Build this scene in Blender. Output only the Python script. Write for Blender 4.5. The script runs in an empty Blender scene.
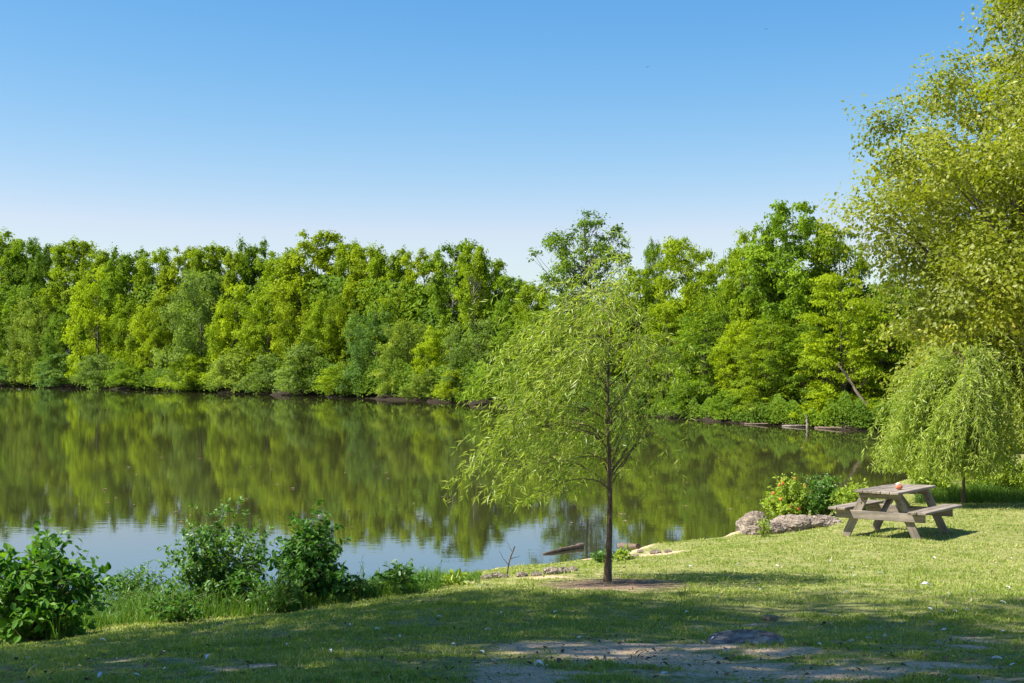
import bpy, math, random
import numpy as np
from mathutils import Vector

C = bpy.context.scene.collection
F = 1422.0          # focal length in pixels of the 1024 px wide picture
YH = 365.0          # row of the horizon
EYE = 3.4           # eye height above the water
D2R = math.radians

# ------------------------------------------------------------------ helpers
def nrm(a):
    return a / np.maximum(np.linalg.norm(a, axis=-1, keepdims=True), 1e-9)

class MB:
    """collects vertices and faces for ONE mesh object"""
    def __init__(self):
        self.v = []; self.f = []; self.r = []; self.n = 0
    def add(self, verts, faces, rnd=None):
        verts = np.asarray(verts, dtype=np.float64).reshape(-1, 3)
        faces = np.asarray(faces, dtype=np.int64)
        self.v.append(verts); self.f.append(faces + self.n)
        if rnd is None: rnd = np.zeros(len(verts))
        self.r.append(np.broadcast_to(np.asarray(rnd, dtype=np.float64), (len(verts),)))
        self.n += len(verts)
    def mesh(self, name, mats, smooth=False):
        me = bpy.data.meshes.new(name)
        v = np.concatenate(self.v).astype(np.float32)
        me.vertices.add(len(v)); me.vertices.foreach_set('co', v.ravel())
        tot = np.concatenate([np.full(len(f), f.shape[1]) for f in self.f]).astype(np.int32)
        idx = np.concatenate([f.ravel() for f in self.f]).astype(np.int32)
        me.loops.add(len(idx)); me.loops.foreach_set('vertex_index', idx)
        me.polygons.add(len(tot))
        me.polygons.foreach_set('loop_start', np.concatenate([[0], np.cumsum(tot)[:-1]]).astype(np.int32))
        me.polygons.foreach_set('loop_total', tot)
        me.polygons.foreach_set('use_smooth', np.full(len(tot), smooth, dtype=bool))
        at = me.attributes.new('rnd', 'FLOAT', 'POINT')
        at.data.foreach_set('value', np.concatenate(self.r).astype(np.float32))
        for m in (mats if isinstance(mats, (list, tuple)) else [mats]):
            me.materials.append(m)
        me.update(calc_edges=True)
        return me

def link(name, me, parent=None, loc=None, color=None):
    o = bpy.data.objects.new(name, me); C.objects.link(o)
    if parent is not None: o.parent = parent
    if loc is not None: o.location = loc
    if color is not None: o.color = (*color, 1)
    return o

def tag(o, label=None, cat=None, group=None, kind=None):
    if label: o['label'] = label
    if cat: o['category'] = cat
    if group: o['group'] = group
    if kind: o['kind'] = kind
    return o

def empty(name, loc, label, cat, group=None, rz=0.0, scale=(1, 1, 1)):
    o = bpy.data.objects.new(name, None); C.objects.link(o)
    o.location = loc; o.rotation_euler = (0, 0, rz); o.scale = scale
    o.empty_display_size = 0.2
    return tag(o, label, cat, group)

def tube(mb, pts, rad, n=6, rnd=0.0, cap=True):
    pts = np.asarray(pts, float); k = len(pts)
    rad = np.broadcast_to(np.asarray(rad, float), (k,))
    t = nrm(np.gradient(pts, axis=0))
    ref = np.where(np.abs(t[:, 2:3]) < 0.9, np.array([[0, 0, 1.0]]), np.array([[1.0, 0, 0]]))
    a = nrm(np.cross(t, ref)); b = np.cross(t, a)
    for i in range(1, k):           # keep the frame from flipping
        a[i] = a[i-1] - t[i] * np.dot(a[i-1], t[i]); a[i] /= max(np.linalg.norm(a[i]), 1e-9)
        b[i] = np.cross(t[i], a[i])
    th = np.arange(n) * 2 * math.pi / n
    ring = pts[:, None, :] + rad[:, None, None] * (np.cos(th)[None, :, None] * a[:, None, :] + np.sin(th)[None, :, None] * b[:, None, :])
    v = ring.reshape(-1, 3)
    i = np.arange(k - 1)[:, None] * n; j = np.arange(n)[None, :]; j2 = (j + 1) % n
    f = np.stack([i + j, i + j2, i + n + j2, i + n + j], -1).reshape(-1, 4)
    mb.add(v, f, rnd)
    if cap:
        mb.add(v[:n], np.arange(n)[::-1][None], rnd); mb.add(v[-n:], np.arange(n)[None], rnd)

def box(mb, c, size, R=None, rnd=0.0, bev=0.006):
    """a box with chamfered edges, centre c, rotation matrix R (3x3)"""
    hx, hy, hz = [s / 2 for s in size]; b = min(bev, hx * .45, hy * .45, hz * .45)
    V = []
    for sx in (-1, 1):
        for sy in (-1, 1):
            for sz in (-1, 1):
                V += [(sx*hx, sy*(hy-b), sz*(hz-b)), (sx*(hx-b), sy*hy, sz*(hz-b)), (sx*(hx-b), sy*(hy-b), sz*hz)]
    V = np.array(V)
    def id(sx, sy, sz, k): return (((sx > 0) * 4 + (sy > 0) * 2 + (sz > 0)) * 3 + k)
    q = []; t = []
    for s in (-1, 1):
        q.append([id(s,-1,-1,0), id(s,1,-1,0), id(s,1,1,0), id(s,-1,1,0)][::s])
        q.append([id(-1,s,-1,1), id(-1,s,1,1), id(1,s,1,1), id(1,s,-1,1)][::s])
        q.append([id(-1,-1,s,2), id(1,-1,s,2), id(1,1,s,2), id(-1,1,s,2)][::s])
    for s1 in (-1, 1):
        for s2 in (-1, 1):
            q.append([id(-1,s1,s2,1), id(1,s1,s2,1), id(1,s1,s2,2), id(-1,s1,s2,2)])
            q.append([id(s1,-1,s2,0), id(s1,1,s2,0), id(s1,1,s2,2), id(s1,-1,s2,2)])
            q.append([id(s1,s2,-1,0), id(s1,s2,1,0), id(s1,s2,1,1), id(s1,s2,-1,1)])
    for sx in (-1, 1):
        for sy in (-1, 1):
            for sz in (-1, 1):
                t.append([id(sx,sy,sz,0), id(sx,sy,sz,1), id(sx,sy,sz,2)])
    if R is not None: V = V @ np.asarray(R).T
    V = V + np.asarray(c)
    mb.add(V, q, rnd); mb.add(V, t, rnd)

def leaves(mb, c, d, nr, L, W, rng, fold=0.15, rnd=None):
    """rhombus leaves: centres c, tip directions d, normals nr"""
    n = len(c)
    d = nrm(d); s = nrm(np.cross(nr, d)); u = np.cross(d, s)
    L = np.broadcast_to(L, (n,))[:, None]; W = np.broadcast_to(W, (n,))[:, None]
    q = np.stack([c - d*L/2, c - d*L*.06 + s*W/2 + u*W*fold, c + d*L/2 - u*L*.08, c - d*L*.06 - s*W/2 + u*W*fold], 1)
    if rnd is None: rnd = rng.random(n)
    mb.add(q.reshape(-1, 3), np.arange(4*n).reshape(n, 4), np.repeat(rnd, 4))

def vnoise(x, y, seed=0):
    """2-D value noise in 0..1"""
    xi = np.floor(x).astype(np.int64); yi = np.floor(y).astype(np.int64)
    fx = x - xi; fy = y - yi; fx = fx*fx*(3-2*fx); fy = fy*fy*(3-2*fy)
    def h(a, b):
        k = (a * 374761393 + b * 668265263 + seed * 974634541) & 0xffffffff
        k = ((k ^ (k >> 13)) * 1274126177) & 0xffffffff
        return ((k ^ (k >> 16)) & 0xffff) / 65535.0
    return (h(xi,yi)*(1-fx)+h(xi+1,yi)*fx)*(1-fy) + (h(xi,yi+1)*(1-fx)+h(xi+1,yi+1)*fx)*fy
def fbm(x, y, seed=0, o=3):
    s = 0; a = .5; t = 0
    for k in range(o):
        s = s + a*vnoise(x*2**k, y*2**k, seed+k); t += a; a *= .5
    return s / t
def sstep(a, b, x):
    t = np.clip((x-a)/(b-a), 0, 1); return t*t*(3-2*t)

# ------------------------------------------------------------------ materials
def mat(name):
    m = bpy.data.materials.new(name); m.use_nodes = True
    nt = m.node_tree; nt.nodes.clear()
    return m, nt, nt.nodes, nt.links
def N(ns, t, **k):
    n = ns.new(t)
    for a, b in k.items(): setattr(n, a, b)
    return n

def ramp(ns, stops):
    r = ns.new('ShaderNodeValToRGB'); e = r.color_ramp.elements
    while len(e) < len(stops): e.new(0.5)
    for x, (p, c) in zip(e, stops):
        x.position = p; x.color = (*c, 1)
    return r

def leaf_mat(name, c0, c1, c2=None, transl=0.35, use_obj=False, rough=0.45, spec=0.35):
    """leaf: colour varies leaf by leaf between c0 and c1 (a few c2); with use_obj it is tinted by the object's own colour"""
    m, nt, ns, ln = mat(name)
    at = N(ns, 'ShaderNodeAttribute', attribute_name='rnd')
    r = ramp(ns, [(0, c0), (.88, c1), (1, c2 or c1)])
    ln.new(at.outputs['Fac'], r.inputs['Fac'])
    col = r.outputs['Color']
    if use_obj:
        oi = N(ns, 'ShaderNodeObjectInfo')
        mx = N(ns, 'ShaderNodeMix', data_type='RGBA', blend_type='MULTIPLY')
        mx.inputs[0].default_value = 1
        ln.new(col, mx.inputs[6]); ln.new(oi.outputs['Color'], mx.inputs[7]); col = mx.outputs[2]
    p = N(ns, 'ShaderNodeBsdfPrincipled'); p.inputs['Roughness'].default_value = rough
    p.inputs['Specular IOR Level'].default_value = spec
    ln.new(col, p.inputs['Base Color'])
    t = N(ns, 'ShaderNodeBsdfTranslucent')
    hs = N(ns, 'ShaderNodeMix', data_type='RGBA', blend_type='MULTIPLY'); hs.inputs[0].default_value = 1
    hs.inputs[7].default_value = (1.35, 1.45, .40, 1)
    ln.new(col, hs.inputs[6]); ln.new(hs.outputs[2], t.inputs['Color'])
    mx2 = N(ns, 'ShaderNodeMixShader'); mx2.inputs[0].default_value = transl
    ln.new(p.outputs[0], mx2.inputs[1]); ln.new(t.outputs[0], mx2.inputs[2])
    o = N(ns, 'ShaderNodeOutputMaterial'); ln.new(mx2.outputs[0], o.inputs['Surface'])
    return m

def noise_mat(name, stops, scale=(1, 1, 1), nscale=5, detail=6, rough=0.85, bump=0.3, bdist=0.02, distort=0.0, spec=0.3):
    m, nt, ns, ln = mat(name)
    tc = N(ns, 'ShaderNodeTexCoord'); mp = N(ns, 'ShaderNodeMapping'); mp.inputs['Scale'].default_value = scale
    ln.new(tc.outputs['Object'], mp.inputs['Vector'])
    nz = N(ns, 'ShaderNodeTexNoise'); nz.inputs['Scale'].default_value = nscale; nz.inputs['Detail'].default_value = detail
    nz.inputs['Roughness'].default_value = .65; nz.inputs['Distortion'].default_value = distort
    ln.new(mp.outputs[0], nz.inputs['Vector'])
    r = ramp(ns, stops); ln.new(nz.outputs['Fac'], r.inputs['Fac'])
    p = N(ns, 'ShaderNodeBsdfPrincipled'); p.inputs['Roughness'].default_value = rough
    p.inputs['Specular IOR Level'].default_value = spec
    ln.new(r.outputs['Color'], p.inputs['Base Color'])
    b = N(ns, 'ShaderNodeBump'); b.inputs['Strength'].default_value = bump; b.inputs['Distance'].default_value = bdist
    ln.new(nz.outputs['Fac'], b.inputs['Height']); ln.new(b.outputs[0], p.inputs['Normal'])
    o = N(ns, 'ShaderNodeOutputMaterial'); ln.new(p.outputs[0], o.inputs['Surface'])
    return m

BARK = noise_mat('bark', [(.3, (.045, .033, .022)), (.55, (.12, .092, .065)), (.75, (.22, .18, .135))], (6, 6, 1.2), 3, 8, .9, .6, .02)
BARKW = noise_mat('willow_bark', [(.3, (.035, .024, .015)), (.5, (.13, .088, .054)), (.72, (.28, .20, .13))], (30, 30, 7), 1.6, 8, .9, .8, .012)
BARKP = noise_mat('pale_bark', [(.3, (.16, .13, .10)), (.6, (.36, .32, .27))], (5, 5, 1.0), 3, 6, .9, .4, .02)
TWIG = noise_mat('green_twig', [(.3, (.10, .11, .03)), (.7, (.19, .17, .06))], (1, 1, 1), 20, 3, .8, .1, .002)
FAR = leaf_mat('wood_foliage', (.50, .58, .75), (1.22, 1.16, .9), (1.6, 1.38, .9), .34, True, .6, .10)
BIGLEAF = leaf_mat('river_tree_leaf', (.115, .145, .015), (.285, .312, .030), (.46, .36, .045), .42)
SHADELEAF = leaf_mat('shade_tree_leaf', (.06, .10, .012), (.12, .17, .02), None, .45)
WILLOW = leaf_mat('willow_leaf', (.20, .28, .035), (.42, .50, .09), (.58, .58, .17), .44, False, .4, .4)
SHRUBA = leaf_mat('broad_shrub_leaf', (.05, .14, .012), (.11, .25, .025), (.19, .33, .04), .35, False, .5, .22)
SHRUBB = leaf_mat('small_leaf_shrub', (.06, .15, .020), (.13, .26, .04), (.19, .31, .06), .35)
SHRUBC = leaf_mat('dark_shrub_leaf', (.04, .12, .012), (.085, .21, .02), (.13, .27, .03), .3, False, .5, .22)
SHRUBD = leaf_mat('lime_plant_leaf', (.20, .29, .03), (.36, .46, .05), (.48, .52, .07), .4)
FLOWER = noise_mat('orange_flower', [(.3, (.45, .08, .03)), (.7, (.62, .20, .06))], (1, 1, 1), 30, 2, .7, .1, .002)
GRASSM = leaf_mat('lawn_blade', (.19, .275, .035), (.43, .455, .14), (.68, .58, .31), .30, False, .5, .3)
WEEDM = leaf_mat('weed_blade', (.06, .14, .017), (.16, .27, .035), (.38, .36, .12), .35)
ROCK = noise_mat('shore_rock', [(.30, (.05, .038, .028)), (.46, (.22, .175, .135)), (.68, (.40, .33, .26))], (1.2, 1.8, 5), 2.4, 10, .9, .7, .06, .6)
STONE = noise_mat('shore_stone', [(.3, (.20, .16, .12)), (.6, (.42, .36, .28))], (1, 1, 1), 9, 8, .9, .5, .02)
DEADWOOD = noise_mat('dead_wood', [(.3, (.05, .035, .022)), (.6, (.17, .125, .085))], (2, 9, 9), 3, 7, .85, .5, .015)
GREYWOOD = noise_mat('bleached_wood', [(.3, (.11, .09, .07)), (.7, (.28, .24, .195))], (3, 3, 3), 3, 7, .85, .5, .015)
WHITE = noise_mat('white_petal', [(.3, (.62, .64, .66)), (.7, (.82, .83, .84))], (1, 1, 1), 40, 2, .7, .1, .002)
TANLEAF = noise_mat('dead_leaf', [(.3, (.16, .10, .05)), (.7, (.42, .30, .17))], (1, 1, 1), 25, 3, .8, .2, .002)
BIRDM = noise_mat('bird_feather', [(.3, (.02, .02, .022)), (.7, (.05, .048, .045))], (1, 1, 1), 20, 2, .8, .1, .002)

def wood_mat(name, axis, stain=None):
    """weathered grey timber, grain along axis (0=x 1=y 2=z); an orange stain on the near end of one seat"""
    m, nt, ns, ln = mat(name)
    tc = N(ns, 'ShaderNodeTexCoord'); mp = N(ns, 'ShaderNodeMapping')
    sc = [22, 22, 22]; sc[axis] = 2.2; mp.inputs['Scale'].default_value = sc
    ln.new(tc.outputs['Object'], mp.inputs['Vector'])
    nz = N(ns, 'ShaderNodeTexNoise'); nz.inputs['Scale'].default_value = 1; nz.inputs['Detail'].default_value = 6; nz.inputs['Roughness'].default_value = .7
    ln.new(mp.outputs[0], nz.inputs['Vector'])
    at = N(ns, 'ShaderNodeAttribute', attribute_name='rnd')
    ad = N(ns, 'ShaderNodeMath', operation='MULTIPLY_ADD'); ad.inputs[1].default_value = .22; 
    ln.new(at.outputs['Fac'], ad.inputs[0]); ln.new(nz.outputs['Fac'], ad.inputs[2])
    r = ramp(ns, [(.34, (.055, .045, .036)), (.5, (.19, .165, .135)), (.64, (.275, .24, .20)), (.85, (.37, .325, .27))])
    ln.new(ad.outputs[0], r.inputs['Fac'])
    col = r.outputs['Color']
    n2 = N(ns, 'ShaderNodeTexNoise'); n2.inputs['Scale'].default_value = 4; n2.inputs['Detail'].default_value = 5
    ln.new(tc.outputs['Object'], n2.inputs['Vector'])
    mx = N(ns, 'ShaderNodeMix', data_type='RGBA', blend_type='MULTIPLY')
    r2 = ramp(ns, [(.3, (.72, .70, .66)), (.65, (1.05, 1.0, .95))]); ln.new(n2.outputs['Fac'], r2.inputs['Fac'])
    mx.inputs[0].default_value = 1; ln.new(col, mx.inputs[6]); ln.new(r2.outputs[0], mx.inputs[7]); col = mx.outputs[2]
    if stain is not None:
        ax, lim, sgn, c = stain
        sp = N(ns, 'ShaderNodeSeparateXYZ'); ln.new(tc.outputs['Object'], sp.inputs[0])
        a = N(ns, 'ShaderNodeMath', operation='MULTIPLY_ADD'); a.inputs[1].default_value = .12
        ln.new(n2.outputs['Fac'], a.inputs[0]); ln.new(sp.outputs[ax], a.inputs[2])
        g = N(ns, 'ShaderNodeMapRange'); g.inputs['From Min'].default_value = lim; g.inputs['From Max'].default_value = lim + .03 * sgn
        ln.new(a.outputs[0], g.inputs['Value'])
        m3 = N(ns, 'ShaderNodeMix', data_type='RGBA'); ln.new(g.outputs[0], m3.inputs[0]); ln.new(col, m3.inputs[6]); m3.inputs[7].default_value = (*c, 1)
        col = m3.outputs[2]
    p = N(ns, 'ShaderNodeBsdfPrincipled'); p.inputs['Roughness'].default_value = .85; p.inputs['Specular IOR Level'].default_value = .25
    ln.new(col, p.inputs['Base Color'])
    b = N(ns, 'ShaderNodeBump'); b.inputs['Strength'].default_value = .5; b.inputs['Distance'].default_value = .006
    ln.new(nz.outputs['Fac'], b.inputs['Height']); ln.new(b.outputs[0], p.inputs['Normal'])
    o = N(ns, 'ShaderNodeOutputMaterial'); ln.new(p.outputs[0], o.inputs['Surface'])
    return m

# ------------------------------------------------------------------ the lake and the land
NEAR = [(-220, 60), (-120, 30), (-60, 18), (-30, 15), (-12, 15.2), (-7, 17), (-4.5, 19.5), (-2.2, 21.5), (-.5, 22.9), (.8, 23.9), (1.7, 24.4), (2.35, 26.2),
        (3.4, 26.6), (4.6, 28.5), (5.3, 30), (6.5, 32.2), (9, 36), (13.6, 44), (20, 51), (26, 59), (27, 67), (24, 73)]
FARB = [(18.2, 74.5), (13.7, 82), (10.8, 91), (3.6, 107), (-5.7, 129), (-19.3, 151), (-39, 179), (-58, 201), (-83, 230), (-120, 262), (-180, 300), (-300, 360), (-420, 300), (-400, 120)]
LAKE = np.array(NEAR + FARB, float)

def sdist(x, y):
    """signed distance to the shore: positive on land"""
    x = np.asarray(x, float); y = np.asarray(y, float)
    sh = x.shape; x = x.ravel(); y = y.ravel()
    best = np.full(len(x), 1e18); inside = np.zeros(len(x), bool)
    P = LAKE; Q = np.roll(P, -1, 0)
    for (ax, ay), (bx, by) in zip(P, Q):
        ex, ey = bx-ax, by-ay; wx, wy = x-ax, y-ay
        t = np.clip((wx*ex+wy*ey)/(ex*ex+ey*ey), 0, 1)
        d = (wx-ex*t)**2 + (wy-ey*t)**2
        best = np.minimum(best, d)
        c = ((ay > y) != (by > y)) & (x < (bx-ax)*(y-ay)/((by-ay) if by != ay else 1e-9)+ax)
        inside ^= c
    d = np.sqrt(best)
    return np.where(inside, -d, d).reshape(sh)

ZY = np.array([-60, 0, 7.6, 11.3, 14.3, 17.2, 20, 23.7, 28.8, 40, 60, 90, 140, 250, 600.])
ZZ = np.array([3.2, 2.2, 1.72, 1.28, 1.06, .86, .74, .64, .60, .55, .50, .48, .6, .8, 5.0])
def ground_z(x, y, s=None):
    x = np.asarray(x, float); y = np.asarray(y, float)
    if s is None: s = sdist(x, y)
    s = s + (fbm(x*.9, y*.9, 5, 3) - .5) * np.where(y > 60, .25, .7) * np.clip(1.5 - np.abs(s)/4, 0, 1)
    base = np.interp(y, ZY, ZZ)
    sl = np.interp(y, [30, 60], [.155, 1.2])
    bank = .10 + sl * s
    k = .12
    h = np.clip(.5 + .5*(bank-base)/k, 0, 1)
    land = bank*(1-h) + base*h - k*h*(1-h)
    bump = (fbm(x*.55, y*.55, 11, 3)-.5)*.10 + (fbm(x*3.1, y*3.1, 23, 3)-.5)*.035
    land = land + bump * np.clip(s/1.5, 0, 1)
    edge = np.clip(s/.25, 0, 1)
    land = land*edge + .02*(1-edge)
    under = np.maximum(-1.6, .02 + .30*s)
    return np.where(s > 0, land, under)
def gz(x, y): return float(ground_z(np.array([x]), np.array([y]))[0])

def ground_at(px, py):
    """where the ray through a picture point meets the land"""
    Y = np.linspace(5, 120, 6000); X = (px-512)/F*Y
    z = np.maximum(ground_z(X, Y), 0)
    ray = EYE - (py-YH)/F*Y
    i = np.argmax(ray <= z)
    return float(X[i]), float(Y[i]), float(z[i])

# worn earth: patches with their own shape (world coordinates)
PATCH = []
for px, py, wx, wy, w in [(640, 655, 95, 14, 1.0), (520, 672, 70, 12, .72), (720, 668, 80, 10, .68), (820, 676, 60, 9, .75), (960, 640, 60, 6, .55),
                          (905, 664, 70, 7, .5), (230, 668, 45, 7, .7), (612, 586, 60, 5.5, .6), (650, 556, 34, 5, 1.0), (560, 576, 50, 3, .55),
                          (800, 610, 60, 3, .3), (940, 672, 70, 8, .6), (130, 660, 90, 5, .35), (765, 622, 40, 4, .45), (700, 664, 240, 20, .50), (900, 668, 180, 22, .48), (580, 648, 80, 8, .8), (690, 646, 60, 6, .9), (760, 650, 70, 6, .7), (1000, 650, 60, 8, .55), (60, 676, 90, 6, .4)]:
    x, y, z = ground_at(px, py)
    x2, y2, _ = ground_at(px, py-wy)
    PATCH.append((x, y, wx/F*y, max(y2-y, .12), w))
def dirt_at(x, y, s=None):
    d = np.zeros_like(x)
    for (cx, cy, rx, ry, w) in PATCH:
        q = np.sqrt(((x-cx)/rx)**2 + ((y-cy)/ry)**2)
        d = np.maximum(d, w*(1.25-.75*q))
    if s is None: s = sdist(x, y)
    d = d + (fbm(x*3.5, y*3.5, 61, 3)-.5)*1.0*sstep(.05, .5, d) + (fbm(x*11, y*11, 63, 2)-.5)*.5*sstep(.05, .5, d)
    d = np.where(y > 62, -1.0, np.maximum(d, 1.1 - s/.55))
    return np.clip(d, -1, 1.2)

def axis(lo, d0, d1, step, hi, g=1.09):
    a = list(np.arange(d0, d1, step)); s = step
    while a[-1] < hi: s *= g; a.append(a[-1]+s)
    s = step
    while a[0] > lo: s *= g; a.insert(0, a[0]-s)
    return np.array(a)
gx = axis(-700, -9, 14, .13, 700); gy = axis(-150, 5, 36, .13, 900)
GX, GY = np.meshgrid(gx, gy)
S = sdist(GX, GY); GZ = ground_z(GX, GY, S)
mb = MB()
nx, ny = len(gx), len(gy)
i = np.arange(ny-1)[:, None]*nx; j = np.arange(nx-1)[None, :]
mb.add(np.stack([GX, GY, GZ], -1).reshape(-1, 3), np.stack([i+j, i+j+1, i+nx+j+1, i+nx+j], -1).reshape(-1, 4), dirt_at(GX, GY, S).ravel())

def ground_mat():
    m, nt, ns, ln = mat('ground_turf_and_earth')
    tc = N(ns, 'ShaderNodeTexCoord')
    at = N(ns, 'ShaderNodeAttribute', attribute_name='rnd')
    def nz(sc, de=6, ro=.6):
        n = N(ns, 'ShaderNodeTexNoise'); n.inputs['Scale'].default_value = sc; n.inputs['Detail'].default_value = de; n.inputs['Roughness'].default_value = ro
        ln.new(tc.outputs['Object'], n.inputs['Vector']); return n
    n1, n2, n3, n4 = nz(9, 8, .7), nz(14, 6), nz(34, 8, .75), nz(.5, 3)
    a = N(ns, 'ShaderNodeMath', operation='MULTIPLY_ADD'); a.inputs[1].default_value = .9
    ln.new(n1.outputs['Fac'], a.inputs[0]); ln.new(at.outputs['Fac'], a.inputs[2])
    g = N(ns, 'ShaderNodeMapRange', interpolation_type='SMOOTHSTEP'); g.inputs['From Min'].default_value = .75; g.inputs['From Max'].default_value = 1.15
    ln.new(a.outputs[0], g.inputs['Value'])
    turf = ramp(ns, [(.3, (.10, .125, .03)), (.5, (.20, .21, .06)), (.7, (.33, .29, .13))]); ln.new(n2.outputs['Fac'], turf.inputs['Fac'])
    earth = ramp(ns, [(.34, (.17, .11, .06)), (.47, (.48, .345, .21)), (.64, (.66, .51, .34))]); ln.new(n3.outputs['Fac'], earth.inputs['Fac'])
    mx = N(ns, 'ShaderNodeMix', data_type='RGBA'); ln.new(g.outputs[0], mx.inputs[0]); ln.new(turf.outputs[0], mx.inputs[6]); ln.new(earth.outputs[0], mx.inputs[7])
    am = N(ns, 'ShaderNodeAttribute', attribute_name='mulch')
    mulch = ramp(ns, [(.3, (.055, .034, .022)), (.5, (.17, .11, .075)), (.7, (.33, .23, .16))]); ln.new(n3.outputs['Fac'], mulch.inputs['Fac'])
    m6 = N(ns, 'ShaderNodeMix', data_type='RGBA'); ln.new(am.outputs['Fac'], m6.inputs[0]); ln.new(mx.outputs[2], m6.inputs[6]); ln.new(mulch.outputs[0], m6.inputs[7]); mx = m6
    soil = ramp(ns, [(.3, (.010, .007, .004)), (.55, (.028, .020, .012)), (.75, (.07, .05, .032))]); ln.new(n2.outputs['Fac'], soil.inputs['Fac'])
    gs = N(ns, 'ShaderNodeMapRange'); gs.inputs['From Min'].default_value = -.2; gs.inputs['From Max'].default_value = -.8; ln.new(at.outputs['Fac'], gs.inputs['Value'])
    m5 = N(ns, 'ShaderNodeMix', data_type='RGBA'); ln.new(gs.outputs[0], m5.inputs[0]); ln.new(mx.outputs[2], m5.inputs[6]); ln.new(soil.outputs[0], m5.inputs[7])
    p = N(ns, 'ShaderNodeBsdfPrincipled'); p.inputs['Roughness'].default_value = .95; p.inputs['Specular IOR Level'].default_value = .15
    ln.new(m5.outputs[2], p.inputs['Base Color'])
    b = N(ns, 'ShaderNodeBump'); b.inputs['Strength'].default_value = .6; b.inputs['Distance'].default_value = .03
    ln.new(n2.outputs['Fac'], b.inputs['Height']); ln.new(b.outputs[0], p.inputs['Normal'])
    o = N(ns, 'ShaderNodeOutputMaterial'); ln.new(p.outputs[0], o.inputs['Surface'])
    return m
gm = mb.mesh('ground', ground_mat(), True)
mx_, my_, _ = ground_at(612, 584)
mu = gm.attributes.new('mulch', 'FLOAT', 'POINT')
mu.data.foreach_set('value', np.clip(1.5-np.sqrt(((GX-mx_)/.85)**2+((GY-my_)/.9)**2)*1.1, 0, 1).astype(np.float32).ravel())
g = link('ground', gm); tag(g, 'grassy lake bank with worn earth patches sloping to the water', 'ground', kind='structure')

def water_mat():
    m, nt, ns, ln = mat('lake_water')
    tc = N(ns, 'ShaderNodeTexCoord')
    mp = N(ns, 'ShaderNodeMapping'); mp.inputs['Rotation'].default_value = (0, 0, D2R(12)); mp.inputs['Scale'].default_value = (.7, 1.6, 1)
    ln.new(tc.outputs['Object'], mp.inputs['Vector'])
    def nz(sc, de):
        n = N(ns, 'ShaderNodeTexNoise'); n.inputs['Scale'].default_value = sc; n.inputs['Detail'].default_value = de
        ln.new(mp.outputs[0], n.inputs['Vector']); return n
    n1, n2 = nz(2.6, 3), nz(.35, 2)
    b1 = N(ns, 'ShaderNodeBump'); b1.inputs['Strength'].default_value = 1; b1.inputs['Distance'].default_value = WAVE
    ln.new(n1.outputs['Fac'], b1.inputs['Height'])
    b2 = N(ns, 'ShaderNodeBump'); b2.inputs['Strength'].default_value = 1; b2.inputs['Distance'].default_value = WAVE*1.0
    ln.new(n2.outputs['Fac'], b2.inputs['Height']); ln.new(b1.outputs[0], b2.inputs['Normal'])
    p = N(ns, 'ShaderNodeBsdfPrincipled')
    p.inputs['Base Color'].default_value = (.032, .032, .012, 1)
    p.inputs['Roughness'].default_value = .012; p.inputs['IOR'].default_value = 7.0
    ln.new(b2.outputs[0], p.inputs['Normal'])
    o = N(ns, 'ShaderNodeOutputMaterial'); ln.new(p.outputs[0], o.inputs['Surface'])
    return m
WAVE = .0008
mb = MB()
wx = np.array([-520, -200, -60, 0, 40.]); wy = np.array([6, 40, 120, 260, 480.])
WX, WY = np.meshgrid(wx, wy); i = np.arange(4)[:, None]*5; j = np.arange(4)[None, :]
mb.add(np.stack([WX, WY, WX*0], -1).reshape(-1, 3), np.stack([i+j, i+j+1, i+6+j, i+5+j], -1).reshape(-1, 4))
w = link('water', mb.mesh('water', water_mat(), False)); tag(w, 'still olive green lake mirroring the far wood', 'lake', kind='structure')

# ------------------------------------------------------------------ grass
rng = np.random.default_rng(3)
def grass_blades(mb, x, y, z, h, wd, lean, rng, rnd):
    n = len(x)
    a = rng.random(n)*2*math.pi; b = rng.random(n)*2*math.pi
    dx, dy = np.cos(a), np.sin(a)
    l = h*lean*rng.random(n)
    p = np.stack([x, y, z-.01], -1)
    side = np.stack([dx, dy, np.zeros(n)], -1)*(wd/2)[:, None]
    mid = p + np.stack([np.cos(b)*l*.35, np.sin(b)*l*.35, h*.6], -1)
    tip = p + np.stack([np.cos(b)*l, np.sin(b)*l, h*np.sqrt(np.maximum(1-(lean*.5)**2, .2))], -1)
    v = np.stack([p-side, p+side, mid+side*.7, tip, mid-side*.7], 1)
    i5 = np.arange(n)[:, None]*5; n0 = mb.n
    mb.add(v.reshape(-1, 3), i5+np.array([[0, 1, 2, 4]]), np.repeat(rnd, 5))
    mb.f.append(i5+np.array([[4, 2, 3]])+n0)

n = 900000
Y = 6.6 * (37/6.6)**rng.random(n)
X = (rng.random(n)-.5) * 2 * (.375*Y + .9)
keep = X < 17
X, Y = X[keep], Y[keep]
s = sdist(X, Y); d = dirt_at(X, Y, s)
mr = np.sqrt(((X-mx_)/.80)**2+((Y-my_)/.85)**2)
pn = 1.4*sstep(1.15, .7, mr) + fbm(X*2.2, Y*2.2, 41, 3)*1.15 + .75*fbm(X*7.5, Y*7.5, 43, 2) + d
tn = fbm(X*6.5, Y*6.5, 77, 3)
ok = (s > .15) & (rng.random(len(X)) < np.clip(1.72 - pn, .10, 1)*np.clip(.35+1.1*tn, .2, 1)) 
X, Y, s, pn, tn = X[ok], Y[ok], s[ok], pn[ok], tn[ok]
Z = ground_z(X, Y, s)
dry = fbm(X*.8, Y*.8, 91, 3)
hh = (.016 + .034*rng.random(len(X))) * (.55+.9*tn) * np.clip(1.9-pn, .45, 1)
hh *= np.where(rng.random(len(X)) < .012, 2.0, 1)
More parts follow.
